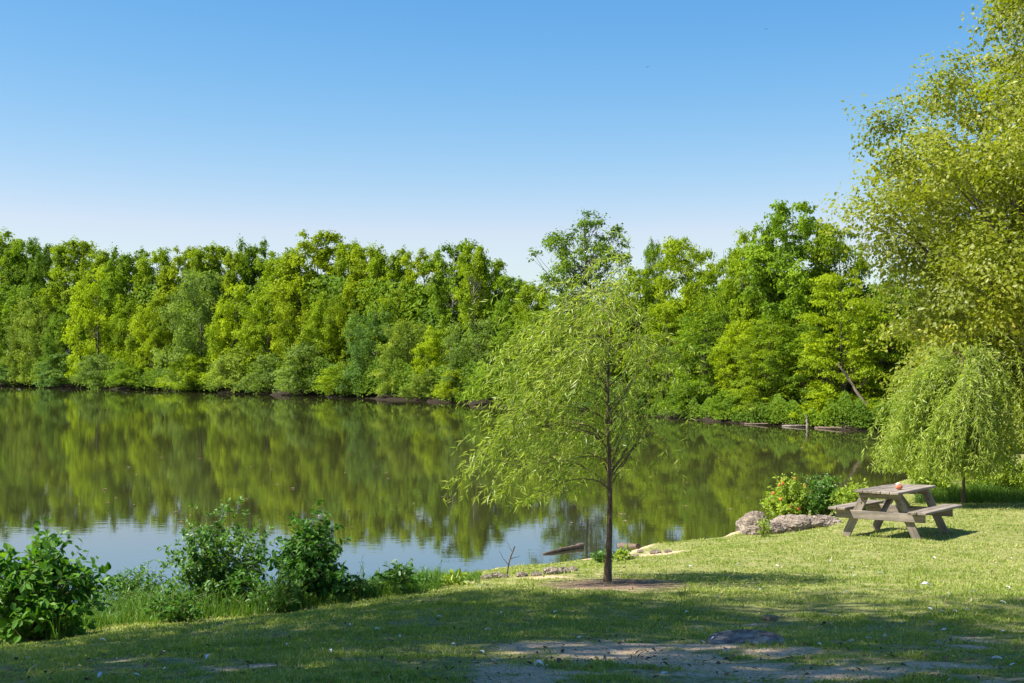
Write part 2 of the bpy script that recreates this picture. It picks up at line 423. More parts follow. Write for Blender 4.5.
rn = np.clip(-.02 + .16*sstep(11, 18, Y) + .55*rng.random(len(X)) + .75*(dry-.5) + np.where(rng.random(len(X)) < .13, .5, 0), 0, 1)  # shade tinted into the blades: lusher green near, paler yellow on the sunlit lawn
mb = MB(); grass_blades(mb, X, Y, Z, hh, .0045+.00042*Y, .9, rng, rn)
tag(link('lawn_grass', mb.mesh('lawn_grass', GRASSM)), 'short patchy lawn grass on the lake bank', 'grass', kind='stuff')

# crumbs of bark, dead leaf and straw trodden in the lawn
LITTER = leaf_mat('litter', (.05, .032, .02), (.36, .26, .15), (.62, .54, .40), .1, False, .8, .2)
n = 16000
Y = 6.8 * (26/6.8)**rng.random(n); X = (rng.random(n)-.5)*2*(.375*Y+.6)
s = sdist(X, Y); d = dirt_at(X, Y, s)
ok = (s > .2) & (rng.random(n) < .30+.6*np.clip(d, 0, 1)); X, Y, s = X[ok], Y[ok], s[ok]; n = len(X)
mb = MB(); nr = nrm(rng.normal(0, .35, (n, 3))+np.array([0, 0, 1])); sz = .010+.045*rng.random(n)**2.5
leaves(mb, np.stack([X, Y, ground_z(X, Y, s)+.012+.02*rng.random(n)], -1), np.cross(nr, rng.normal(0, 1, (n, 3))), nr, sz, sz*(.15+.6*rng.random(n)), rng, .2)
tag(link('ground_litter', mb.mesh('ground_litter', LITTER)), 'crumbs of bark, straw and dead leaf trodden in the lawn', 'litter', kind='stuff')

# ------------------------------------------------------------------ trees of the far wood
def curve_to(a, b, rng, k=5, sag=.1):
    a = np.asarray(a, float); b = np.asarray(b, float)
    t = np.linspace(0, 1, k)[:, None]
    L = np.linalg.norm(b-a)
    m = a + (b-a)*t
    m[:, 2] += (np.sin(t[:, 0]*math.pi))*(-L*sag)
    m[1:-1] += rng.normal(0, L*.035, (k-2, 3))
    return m

def make_tree(name, seed, H, R, base, prof, nclump, nleaf, L, clr=(.20, .34), flat=.8, bark=BARK, leafmat=FAR, up=.5, trunk_r=None, limbs=22, rin=.3, lean=0.0, nseg=7, lobes=1.0):
    """trunk mesh and crown mesh of one kind of tree, crown from height base*H to H"""
    rng = np.random.default_rng(seed)
    tr = trunk_r or H*.012
    tk = MB(); k = 9
    t = np.linspace(0, 1, k); pts = np.zeros((k, 3)); pts[:, 2] = t*H*.93
    pts[:, :2] = np.cumsum(rng.normal(0, H*.006, (k, 2)), 0); pts[:, :2] -= pts[0, :2]; pts[:, 0] += lean*H*t**2
    pts[0, 2] = -.25
    tube(tk, pts, tr*(1-.9*t)*(1+.5*np.exp(-t*18)), nseg)
    def axis_at(z): return np.array([np.interp(z, pts[:, 2], pts[:, i]) for i in range(3)])
    cl = []
    for _ in range(nclump*6):
        if len(cl) >= nclump: break
        u = rng.random()
        pr = prof(u)
        if rng.random() > pr*1.1+.1: continue
        z = H*(base + (1-base)*u*.97)
        a = rng.random()*2*math.pi
        rho = R*pr*math.sqrt(rin+(1-rin)*rng.random())*(1+lobes*(.22*math.sin(2*a+seed)+.14*math.sin(5*u*3+3*a+seed*.7)))
        r = R*(clr[0]+(clr[1]-clr[0])*rng.random()**1.5)*(.75+.35*pr)
        ax = axis_at(z)
        cpos = np.array([ax[0]+math.cos(a)*rho, ax[1]+math.sin(a)*rho, z-.35*r])
        if any(np.linalg.norm(cpos-c0) < .62*(r+r0)*.8 for c0, r0 in cl) and rng.random() < .8: continue
        cl.append((cpos, r))
    for q, (c0, r) in enumerate(sorted(cl, key=lambda e: -e[1])):
        if q >= limbs: break
        rho = np.linalg.norm(c0[:2]-axis_at(c0[2])[:2])
        z0 = max(c0[2]-rho*.8-.04*H, base*H*.55+.02*H)
        a0 = axis_at(min(z0, H*.9))
        tube(tk, curve_to(a0, c0, rng, 6, .06), np.linspace(tr*.38*(1-.6*z0/H), tr*.06, 6), 5, 0, False)
        for _ in range(2):
            v = nrm(rng.normal(0, 1, 3)+[0, 0, .4])
            tube(tk, curve_to(c0*.6+a0*.4, c0+v*r*.8, rng, 4, .04), np.linspace(tr*.12, tr*.03, 4), 4, 0, False)
    cw = MB()
    wgt = np.array([r**2 for _, r in cl]); wgt /= wgt.sum()
    pick = rng.choice(len(cl), nleaf, p=wgt)
    cc = np.array([c for c, _ in cl])[pick]; rr = np.array([r for _, r in cl])[pick]
    # every clump is a bunch of small sprays reaching out from it, leaves scattered round each spray
    nsp = 11
    sv = nrm(rng.normal(0, 1, (len(cl), nsp, 3)) + np.array([0, 0, .3]))
    so_ = sv*(.35+.85*rng.random((len(cl), nsp, 1)))
    ss = .16+.24*rng.random((len(cl), nsp))
    sp = rng.integers(0, nsp, nleaf)
    v0 = sv[pick, sp]
    g3 = rng.normal(0, 1, (nleaf, 3)); g3 *= np.minimum(1, 1.7/np.linalg.norm(g3, axis=1))[:, None]
    al = np.sum(g3*v0, 1, keepdims=True)*v0
    off = so_[pick, sp] + (g3 + .7*al)*ss[pick, sp][:, None]
    pos = cc + off*rr[:, None]*np.array([1.1, 1.1, flat])
    pos[:, 2] -= .12*rr*np.sum(off[:, :2]**2, 1)
    v = nrm(off + v0*.3)
    nr = nrm(v*.75 + np.array([0, 0, up]) + rng.normal(0, .45, (nleaf, 3)))
    dd = nrm(np.cross(nr, rng.normal(0, 1, (nleaf, 3))) + v*.4 + np.array([0, 0, -.35]))
    sz = L*(.5+.9*rng.random(nleaf))
    crn = (np.array(rng.random(len(cl)))[pick]*.6 + .4*rng.random(nleaf))
    leaves(cw, pos, dd, nr, sz, sz*.72, rng, .1, crn)
    return tk.mesh(name+'_trunk', bark, True), cw.mesh(name+'_crown', leafmat)

p_oval = lambda u: max(.12, math.sin(math.pi*min(1, (u*.80+.14)))**.6)
p_tall = lambda u: max(.12, 1-abs((u-.52)/.56)**2.3)**.5 if abs(u-.52)<.56 else .12
p_full = lambda u: max(.0, 1-abs((u-.36)/.68)**2.4)**.55+.06
p_dome = lambda u: math.sqrt(max(0, 1-u*u))*.95+.08
p_ball = lambda u: math.sqrt(max(.04, 1-(2*u-1)**2))
p_over = lambda u: float(np.interp(u, [0, .1, .23, .33, .44, .52, .59, .68, .85, 1], [.78, .86, .96, 1, 1, .9, .72, .60, .4, .12]))
p_up = lambda u: .35+.65*math.sin(min(1, u*1.25)*math.pi*.62) if u < .8 else max(.2, 1-(u-.8)*3.2)

KIND = {
 'tall': [make_tree('tall_tree', 100+i, 22, 3.9, .22, p_tall, 135, 36000, .31, (.15, .27), .95, limbs=24) for i in range(5)],
 'mid':  [make_tree('understorey_tree', 200+i, 12, 3.9, .05, p_full, 105, 24000, .24, (.13, .25), .75, limbs=24) for i in range(4)],
 'fine': [make_tree('feathery_tree', 300+i, 11, 3.6, .04, p_full, 120, 26000, .21, (.12, .24), .95, limbs=20, up=.2) for i in range(2)],
 'oak':  [make_tree('bank_tree', 400+i, 14, 4.4, .12, p_oval, 120, 30000, .23, (.11, .23), .62, limbs=44, rin=.2) for i in range(4)],
 'lay':  [make_tree('layered_tree', 500+i, 11, 4.4, .06, p_full, 120, 28000, .21, (.13, .26), .30, limbs=36, up=1.0, rin=.2) for i in range(4)],
 'open': [make_tree('open_tree', 600+i, 20, 4.6, .46, p_ball, 80, 11000, .27, (.12, .22), .8, limbs=80, rin=.15, trunk_r=.24) for i in range(2)],
 'birch': [make_tree('pale_trunked_tree', 650+i, 22, 3.6, .46, p_tall, 70, 12000, .38, (.15, .27), .95, BARKP, limbs=30, trunk_r=.30) for i in range(2)],
 'bush': [make_tree('waterside_bush', 700+i, 4.5, 2.6, .02, p_dome, 60, 11000, .19, (.15, .32), .62, limbs=10, trunk_r=.07) for i in range(3)],
}

BX = np.array([(p[0]/p[1]) for p in FARB[:11]])[::-1]; BP = np.array(FARB[:11])[::-1]
def bank(px, back):
    """point on the far bank seen in picture column px, set back from the waterline along the line of sight"""
    q = (px-512)/F
    Y = float(np.interp(q, BX, BP[:, 1])) + back
    return q*Y, Y

TINT = {  # leaf colour of the kind (multiplied by the leaf-by-leaf variation)
 'lime':   (.188, .258, .009), 'yellow': (.250, .320, .008), 'green': (.128, .210, .013), 'deep': (.098, .170, .016),
 'olive':  (.175, .230, .036), 'grey':   (.140, .205, .048), 'blue':  (.095, .175, .045), 'gold':  (.220, .275, .008)}
HN = {'tall': 22, 'mid': 12, 'fine': 11, 'oak': 14, 'lay': 11, 'open': 20, 'birch': 22, 'bush': 4.5}
RN = {'tall': 3.9, 'mid': 3.9, 'fine': 3.6, 'oak': 4.4, 'lay': 4.4, 'open': 4.6, 'birch': 3.6, 'bush': 2.6}
OBJN = {'tall': 'tall_tree', 'mid': 'broadleaf_tree', 'fine': 'feathery_tree', 'oak': 'broadleaf_tree', 'lay': 'layered_tree', 'open': 'open_crowned_tree', 'birch': 'pale_trunked_tree', 'bush': 'bush'}
WIDER = {'tall': 1.42, 'mid': 1.35, 'fine': 1.3, 'oak': 1.3, 'lay': 1.35, 'open': 1.05, 'birch': 1.25, 'bush': 1.35}
rnd = random.Random(8)
cnt = {}
def wood_tree(kind, px, top, wpx, back, tint, label, group):
    X, Y = bank(px, back)
    z0 = gz(X, Y)
    H = (EYE + (YH-top)/F*Y) - z0
    R = wpx/2/F*Y*WIDER.get(kind, 1.2)
    i = cnt.get(kind, 0); cnt[kind] = i+1
    tk, cw = KIND[kind][i % len(KIND[kind])]
    sr = R/(RN[kind]*1.12); sz = H/HN[kind]
    o = empty(OBJN[kind], (X, Y, z0), label, 'bush' if kind == 'bush' else 'tree', group, rnd.random()*6.28, (sr, sr, sz))
    link('trunk', tk, o)
    c = tuple(.82*v+.18*q for v, q in zip(TINT[tint], TINT['lime'])); f = 1.12+.16*rnd.random()
    link('crown', cw, o, color=tuple(v*f for v in c))
    return o

G1, G2, G3, G4 = 'tall trees along the skyline of the far wood', 'trees along the front of the far wood', 'trees on the right hand bank', 'bushes hanging over the far waterline'
T = [
 # skyline of the left wood
 ('tall', 4, 229, 44, 16, 'lime', 'tall lime green tree at the left edge of the photo, highest of the wood there', G1),
 ('tall', 27, 236, 34, 20, 'green', 'mid green skyline tree just right of the tree at the photo edge', G1),
 ('tall', 45, 242, 22, 12, 'deep', 'slim dark skyline tree with a notch of sky on its right', G1),
 ('tall', 78, 239, 38, 16, 'lime', 'round topped lime tree right of the first notch in the skyline', G1),
 ('tall', 105, 250, 30, 18, 'lime', 'lower lime skyline tree between the round topped tree and a flat stretch of canopy', G1),
 ('tall', 130, 246, 32, 14, 'green', 'green skyline tree starting the flat stretch of canopy at left', G1),
 ('tall', 158, 246, 36, 18, 'lime', 'light green skyline tree in the middle of the flat stretch of canopy', G1),
 ('tall', 186, 245, 34, 15, 'gold', 'yellowish skyline tree behind the big dull olive tree', G1),
 ('tall', 214, 244, 36, 18, 'lime', 'lime skyline tree just right of the big dull olive tree', G1),
 ('tall', 238, 250, 26, 14, 'gold', 'narrow golden green tree just left of a dark pointed treetop', G1),
 ('tall', 255, 237, 28, 18, 'green', 'dark pointed treetop standing a little above its neighbours', G1),
 ('tall', 284, 246, 38, 15, 'lime', 'lime tree in the dip left of the broad high crown', G1),
 ('tall', 318, 229, 50, 16, 'gold', 'broad golden green crown, highest in the middle of the far wood', G1),
 ('tall', 346, 240, 32, 19, 'lime', 'lime tree leaning on the right of the broad high crown', G1),
 ('tall', 367, 245, 32, 14, 'gold', 'golden green skyline tree with an even rounded top', G1),
 ('tall', 392, 245, 36, 17, 'lime', 'lime tree on the left lip of the gap in the skyline', G1),
 ('tall', 423, 247, 34, 15, 'gold', 'yellow green tree on the right lip of the gap in the skyline', G1),
 ('birch', 452, 238, 40, 8, 'green', 'high green crown over bare pale trunks, near the end of the left wood', G1),
 ('birch', 474, 244, 32, 8, 'lime', 'pale trunked lime tree right of the high green crown', G1),
 ('tall', 492, 257, 28, 13, 'lime', 'lime tree stepping down towards the low saddle of the skyline', G1),
 ('tall', 510, 274, 26, 11, 'green', 'small green tree left of the low saddle of the skyline', G1),
 ('tall', 531, 283, 30, 12, 'lime', 'lowest tree of the skyline, in the saddle behind the young willow', G1),
 # front of the left wood
 ('mid', 14, 282, 52, 8, 'green', 'green tree filling the left edge below the tallest lime tree', G2),
 ('fine', 38, 292, 46, 6, 'olive', 'hazy olive tree below the slim dark skyline tree', G2),
 ('mid', 68, 300, 36, 7, 'deep', 'dark tree in the shadowy gap left of the bright yellow tree', G2),
 ('mid', 97, 262, 46, 8, 'yellow', 'bright yellow green tree, the most vivid at the left of the far wood', G2),
 ('mid', 128, 285, 34, 9, 'lime', 'narrow lime tree right of the most vivid yellow tree', G2),
 ('mid', 152, 300, 36, 6, 'yellow', 'yellow dappled tree left of the big dull olive tree', G2),
 ('fine', 200, 268, 62, 6, 'grey', 'big dull olive tree with a soft dome, in front of the skyline trees', G2),
 ('mid', 236, 280, 40, 8, 'yellow', 'yellow green tree right of the big dull olive tree', G2),
 ('mid', 268, 286, 44, 8, 'lime', 'lime tree below the dark pointed treetop', G2),
 ('mid', 300, 276, 42, 9, 'gold', 'golden tree below the left side of the broad high crown', G2),
 ('mid', 330, 292, 44, 8, 'lime', 'leafy lime tree below the broad high crown', G2),
 ('fine', 374, 306, 46, 5, 'blue', 'blue green feathery tree left of the pale round olive tree', G2),
 ('fine', 406, 319, 42, 4, 'olive', 'pale round olive tree with its crown reaching the far waterline', G2),
 ('mid', 352, 282, 36, 10, 'gold', 'gold green tree rising behind the blue green feathery tree', G2),
 ('mid', 397, 288, 36, 10, 'lime', 'lime tree rising behind the pale round olive tree', G2),
 ('mid', 440, 318, 38, 6, 'yellow', 'yellow green tree below the bare pale trunks', G2),
 ('fine', 478, 315, 52, 6, 'grey', 'grey green silky tree left of the young willow', G2),
 ('mid', 520, 318, 42, 6, 'green', 'green tree seen through the left side of the young willow', G2),
 ('mid', 556, 288, 50, 8, 'lime', 'lime tree low behind the middle of the young willow', G2),
 # right bank
 ('open', 589, 210, 90, 12, 'deep', 'tall open crowned tree with see-through branches, standing alone on the skyline', G3),
 ('oak', 604, 300, 60, 5, 'lime', 'lime tree behind the trunk of the young willow', G3),
 ('open', 655, 236, 34, 10, 'green', 'thin sparse treetop right of the tall open crowned tree', G3),
 ('oak', 642, 262, 62, 8, 'lime', 'lime tree behind the right side of the young willow', G3),
 ('oak', 690, 231, 66, 9, 'yellow', 'yellow green tree with a bulging top, right of the thin sparse treetop', G3),
 ('oak', 722, 238, 54, 10, 'lime', 'lime tree between the bulging yellow tree and the light green shoulder tree', G3),
 ('oak', 748, 222, 58, 8, 'lime', 'light green shoulder tree on the left of the highest right hand crown', G3),
 ('oak', 796, 192, 96, 9, 'green', 'big full green tree, the highest crown on the right hand bank', G3),
 ('oak', 845, 216, 64, 10, 'lime', 'green tree between the highest right hand crown and the overhanging tree', G3),
 ('lay', 668, 300, 60, 4, 'lime', 'light green layered tree over the water right of the young willow', G3),
 ('lay', 705, 300, 56, 4, 'green', 'green tree with drooping tiers above the far water', G3),
 ('oak', 741, 312, 46, 5, 'yellow', 'bright yellow tree lit up in front of the highest right hand crown', G3),
 ('lay', 772, 312, 60, 3.5, 'lime', 'lime tree with flat tiers of leaves below the highest right hand crown', G3),
 ('lay', 805, 318, 54, 4, 'green', 'soft green tree above the pale stump', G3),
 ('lay', 842, 268, 74, 4, 'yellow', 'vivid yellow green tiered tree above the leaning dead trunk', G3),
 ('lay', 880, 300, 60, 6, 'lime', 'lime tiered tree behind the left edge of the weeping willow', G3),
 ('oak', 912, 258, 84, 8, 'green', 'green tree behind the weeping willow', G3),
 ('oak', 975, 270, 80, 9, 'deep', 'dark tree seen through gaps behind the overhanging tree', G3),
 ('oak', 1045, 250, 90, 9, 'deep', 'dark tree beyond the right edge behind the overhanging tree', G3),
]
for a in T: wood_tree(*a)
# low growth at the waterline
Bs = [
 (12, 362, 40, 'blue', 'dusky bush at the left edge of the far waterline'), (62, 352, 44, 'blue', 'blue green bush rounding over the far bank below the dark gap'),
 (96, 352, 38, 'grey', 'pale bush below the most vivid yellow tree'), (130, 362, 34, 'green', 'small green bush left of the yellow sprig bush'),
 (172, 374, 28, 'yellow', 'tiny yellow bush lowest on the left bank'), (196, 352, 36, 'lime', 'lime bush under the big dull olive tree'),
 (238, 344, 50, 'olive', 'large pale olive bush reaching the water right of centre left'), (272, 352, 40, 'grey', 'soft grey bush beside the large pale olive bush'),
 (310, 340, 52, 'grey', 'high grey green bush below the broad high crown'), (344, 360, 40, 'lime', 'lime bush left of the blue green feathery tree'),
 (432, 366, 40, 'olive', 'yellowish bush right of the pale round olive tree'), (462, 366, 36, 'gold', 'golden bush at the far end of the left wood'),
 (500, 362, 44, 'green', 'green bush behind the trailing strands of the young willow'), (548, 362, 50, 'deep', 'dark bush low behind the young willow'),
 (600, 372, 44, 'blue', 'dark bush right behind the willow trunk at the far waterline'), (642, 376, 46, 'blue', 'dark rounded bush at the far waterline right of the willow'),
 (690, 380, 40, 'green', 'green bush dipping in the water below the drooping tiers'), (728, 388, 34, 'green', 'green bush below the bright yellow tree'),
 (765, 396, 40, 'olive', 'olive bush over bleached roots'), (790, 402, 30, 'lime', 'small lime bush left of the pale stump'), (832, 388, 46, 'yellow', 'yellow leafed bush spreading over the water right of the pale stump'),
 (868, 396, 36, 'lime', 'lime bush hanging low behind the left tip of the weeping willow'),
]
for px, top, w, t, lb in Bs: wood_tree('bush', px, top, w, 1.3, t, lb, G4)

# shadowy undergrowth and back growth that reads as one mass
rng = np.random.default_rng(55)
mb = MB()
def mass(px0, px1, n, top_of, b0, b1, L, rag=0.0):
    px = px0+(px1-px0)*rng.random(n); back = b0+(b1-b0)*rng.random(n)
    q = (px-512)/F; Y = np.interp(q, BX, BP[:, 1]) + back; X = q*Y
    z0 = np.maximum(ground_z(X, Y), .12)
    zt = EYE + (YH-np.array([top_of(p) for p in px])+rag*(vnoise(px*.05, px*0+.5, 4)+.6*vnoise(px*.17, px*0+.5, 6)-.8))/F*Y
    lump = .55+.9*vnoise(X*.45, Y*.45+back*.4, 9)
    z = z0 + (zt-z0)*np.minimum(1, lump)*rng.random(n)**.9
    c = np.stack([X, Y, z], -1)
    nr = nrm(rng.normal(0, .5, (n, 3)) + np.array([-.3, -.5, .7]))
    sz = L*(.6+.8*rng.random(n))
    leaves(mb, c, nrm(np.cross(nr, rng.normal(0, 1, (n, 3)))), nr, sz, sz*.7, rng, .1, np.clip(.75*vnoise(X*.8, Y*.3, 3)+.35*rng.random(n)-.1, 0, 1))
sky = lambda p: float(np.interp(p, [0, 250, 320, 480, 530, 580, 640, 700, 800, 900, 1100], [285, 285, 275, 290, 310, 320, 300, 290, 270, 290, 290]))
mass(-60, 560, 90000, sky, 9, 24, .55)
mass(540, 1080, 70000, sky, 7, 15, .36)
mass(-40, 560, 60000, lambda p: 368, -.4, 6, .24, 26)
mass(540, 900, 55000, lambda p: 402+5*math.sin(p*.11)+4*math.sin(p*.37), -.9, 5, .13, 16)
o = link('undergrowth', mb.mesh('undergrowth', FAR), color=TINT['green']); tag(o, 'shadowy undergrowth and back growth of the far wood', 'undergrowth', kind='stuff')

# dead wood on the right bank
def bark_piece(name, pts, rad, m, label, cat, n=8, seed=0, parts=()):
    mb = MB(); rg = np.random.default_rng(seed); pts = np.asarray(pts, float)
    t = np.linspace(0, 1, 12); tt = np.linspace(0, 1, len(pts))
    P = np.stack([np.interp(t, tt, pts[:, i]) for i in range(3)], -1); P[1:-1] += rg.normal(0, rad[0]*.22, (10, 3))
    r = np.interp(t, [0, 1], rad)*(1+.18*rg.normal(0, 1, 12))
    tube(mb, P, np.abs(r)+.004, n)
    for (p, q, a, b) in parts: tube(mb, curve_to(p, q, rg, 5, .02), np.linspace(a, b, 5), 6)
    return tag(link(name, mb.mesh(name, m, True)), label, cat)
def on_bank(px, back, dz=0.0):
    X, Y = bank(px, back); return np.array([X, Y, max(gz(X, Y), 0)+dz])
a = on_bank(872, .8, .2); b = on_bank(838, 1.4, 3.0)
bark_piece('dead_tree', [a, (a+b)/2+[0, 0, .1], b], (.085, .05), DEADWOOD, 'leaning bare brown dead trunk slanting over the water left of the weeping willow', 'dead tree', parts=[((a+b)/2, (a+b)/2+np.array([-.7, 0, 1.0]), .04, .015)])
a = on_bank(807, -.8, -.05)
bark_piece('stump', [a, a+[0.02, 0, .5], a+[-.12, 0, .8]], (.085, .04), GREYWOOD, 'pale broken stump at the foot of the right hand bank', 'stump')
for k, (p0, p1, b0, b1, r, lb) in enumerate([(782, 806, -.3, .2, .05, 'bleached driftwood log lying left of the pale stump'), (745, 768, -.2, -.1, .04, 'dark log on the waterline below the olive bush'),
                              (815, 842, -.1, -.3, .05, 'brown log at the waterline right of the pale stump')]):
    a = on_bank(p0, b0-.75, .03); b = on_bank(p1, b1-.75, .12)
    bark_piece('driftwood_log', [a, (a+b)/2, b], (r, r*.6), GREYWOOD if k < 1 else DEADWOOD, lb, 'driftwood', seed=k)

# ------------------------------------------------------------------ overhanging tree on the right
def place_tree(name, meshes, x, y, rz, label, cat='tree', color=None):
    o = empty(name, (x, y, gz(x, y)), label, cat, None, rz)
    link('trunk', meshes[0], o); link('crown', meshes[1], o, color=color)
    return o
big = make_tree('overhanging_tree', 901, 17.2, 7.3, .09, p_over, 420, 540000, .104, (.09, .17), .8, BARK, BIGLEAF, .45, .30, 150, .12, lobes=.2)
place_tree('broadleaf_tree', big, 16.4, 34.0, 1.1, 'large yellowing tree overhanging from the right edge, small loose leaves')
# two tall trees beside and behind the camera shade the lawn
place_tree('shade_tree', make_tree('shade_tree', 911, 21, 6.2, .30, p_oval, 150, 78000, .17, (.16, .28), .7, BARK, SHADELEAF, .4, .34, 60, .15, lobes=.5), -10.8, 6.2, .4, 'tall broadleaf tree left of the camera shading the near lawn')
place_tree('shade_tree', make_tree('shade_tree', 913, 20, 6.0, .30, p_oval, 150, 74000, .17, (.16, .28), .7, BARK, SHADELEAF, .4, .34, 60, .15, lobes=.5), -9.0, 1.0, 1.4, 'tall broadleaf tree behind the camera shading the near lawn')

# ------------------------------------------------------------------ willows
def willow(name, seed, H, x, y, label, nbranch, nstrand, wind, R, zlow, leafL, leafW, lean, per, crown_lo, dropmul=1.0, right=1.0, hang=0.0):
    rg = np.random.default_rng(seed)
    z0 = gz(x, y)
    root = empty(name, (x, y, z0), label, 'tree')
    tk = MB(); k = 14; t = np.linspace(0, 1, k)
    P = np.zeros((k, 3)); P[:, 2] = t*H*.93; P[:, 0] = lean*t*H + .02*np.sin(t*7); P[:, 1] = .02*np.cos(t*5)
    P[:, :2] -= P[0, :2]; P[0, 2] = -.06
    tube(tk, P, .041*(H/3.7)*(1-.86*t)*(1+.45*np.exp(-t*26)), 10)
    link('trunk', tk.mesh(name+'_trunk', BARKW, True), root)
    br = MB(); starts = []
    for b in range(nbranch):
        u = crown_lo + (1-crown_lo)*(b+.5)/nbranch
        p0 = np.array([np.interp(u, t, P[:, i]) for i in range(3)])
        a = rg.random()*2*math.pi
        out = np.array([math.cos(a), math.sin(a), 0])
        ln_ = R*(.50+.38*rg.random())*(1.0-.62*u**2)
        if out[0] > 0: ln_ *= right
        d = nrm(out*.75+np.array([0, 0, .75+.3*rg.random()])); p = p0.copy(); pts = [p0]
        m = 9
        for i in range(m):
            d = nrm(d + np.array([wind*.10, 0, -.15]) + rg.normal(0, .06, 3)); p = p + d*ln_/m; pts.append(p.copy())
        pts = np.array(pts); pts[:, 2] = np.minimum(pts[:, 2], H*1.02)
        tube(br, pts, np.linspace(.009, .003, len(pts))*(H/3.7)*(1.25-.6*u), 5)
        for i in range(2, len(pts)): starts.append((pts[i], d*.4+out*.6, u))
    link('branch', br.mesh(name+'_branches', BARKW, True), root)
    bw = np.repeat(np.exp(rg.normal(0, .55, nbranch)), 8); bw = bw/bw.sum()
    st = MB(); cs, ds, ns_ = [], [], []
    lf = MB()
    for q in range(nstrand):
        p, d, u = starts[rg.choice(len(starts), p=bw)]
        p = p + rg.normal(0, .02, 3); d = nrm(d*.8 + np.array([wind*.35, 0, .15]) + rg.normal(0, .4, 3))
        ln_ = (.55+.75*rg.random())*dropmul*(.6+.5*u); m = 13; pts = [p.copy()]
        stiff = .17+.13*rg.random()+hang
        wv = wind*(.55+.7*rg.random())
        for i in range(m):
            d = nrm(d + np.array([wv*.17, rg.normal(0, .04), -stiff]) + rg.normal(0, .05, 3))
            p = p + d*ln_/m
            if p[2] < zlow: break
            pts.append(p.copy())
        if len(pts) < 4: continue
        pts = np.array(pts)
        tube(st, pts, np.linspace(.0030, .0012, len(pts)), 3, 0, False)
        nl = int(per*ln_*(.7+.6*rg.random()))
        tt = np.sort(rg.random(nl))*(len(pts)-1); i0 = np.minimum(tt.astype(int), len(pts)-2); fr = (tt-i0)[:, None]
        base = pts[i0]*(1-fr)+pts[i0+1]*fr; tan = nrm(pts[i0+1]-pts[i0])
        sd = nrm(rg.normal(0, 1, (nl, 3)))
        dd = nrm(tan*.62 + sd*.80 + np.array([wind*.10, 0, -.22]))
        Ls = leafL*(.55+.7*rg.random(nl))
        cs.append(base+dd*Ls[:, None]/2); ds.append(dd); ns_.append(np.stack([Ls], -1))
    c = np.concatenate(cs); d = np.concatenate(ds); Ls = np.concatenate(ns_)[:, 0]
    nr = nrm(rg.normal(0, .7, (len(c), 3))+np.array([-.15, -.2, .45]))
    leaves(lf, c, d, nr, Ls, leafW*(.7+.6*rg.random(len(c))), rg, .12)
    link('twig', st.mesh(name+'_strands', TWIG), root)
    link('foliage', lf.mesh(name+'_leaves', WILLOW), root)
    return root
wx_, wy_, wz_ = ground_at(607, 581)
willow('willow_tree', 27, 3.6, wx_, wy_, 'young willow with a thin dark trunk, its strands blown to the left over the lake', 60, 430, -.98, 1.95, .92, .115, .0155, .012, 29, .30, 1.2, .95)
vx_, vy_, vz_ = ground_at(962, 503)
willow('willow_tree', 33, 3.25, vx_, vy_, 'dome shaped weeping willow behind the picnic table, pale strands hanging low', 46, 1000, -.42, 1.5, .60, .13, .021, .0, 29, .46, 2.0, .75, .14)

# ------------------------------------------------------------------ picnic table
def rot2(a):
    c, s_ = math.cos(a), math.sin(a)
    return np.array([[c, -s_, 0], [s_, c, 0], [0, 0, 1.0]])
def rotx(a):
    c, s_ = math.cos(a), math.sin(a); return np.array([[1, 0, 0], [0, c, -s_], [0, s_, c]])
def roty(a):
    c, s_ = math.cos(a), math.sin(a); return np.array([[c, 0, s_], [0, 1, 0], [-s_, 0, c]])
W_Y, W_X, W_Z = wood_mat('weathered_plank', 1), wood_mat('weathered_beam', 0), wood_mat('weathered_leg', 2, (2, -.31, -1, (.36, .25, .17)))
W_ST = wood_mat('stained_plank', 1, (1, -.86, -1, (.55, .25, .08)))
tx, ty, tz = ground_at(895, 534)
tb = empty('picnic_table', (tx, ty, tz), 'weathered grey wooden picnic table with attached benches on the sunny grass', 'picnic table', None, -D2R(37))
LT = 1.62
mb = MB()
for k in range(5):
    w_ = .142
    box(mb, ((k-2)*.150, .01*math.sin(k*2.3), .735), (w_, LT, .040), rotx(.002*(k-2)), k*.23 % 1)
top_o = link('tabletop', mb.mesh('tabletop', W_Y), tb)
for sx in (-1, 1):
    mb = MB()
    for k in range(2):
        box(mb, (sx*(.665+(k-.5)*.150), .012*sx*(k-.4), .442), (.142, LT, .040), rotx(.003*sx), .3+.3*k)
    so = link('seat', mb.mesh('seat', W_ST if sx < 0 else W_Y), tb)
    if sx < 0: so['label'] = 'left seat with an orange stained end'
bolt = noise_mat('rusty_bolt', [(.3, (.06, .04, .03)), (.7, (.14, .10, .07))], (1, 1, 1), 60, 3, .6, .2, .001)
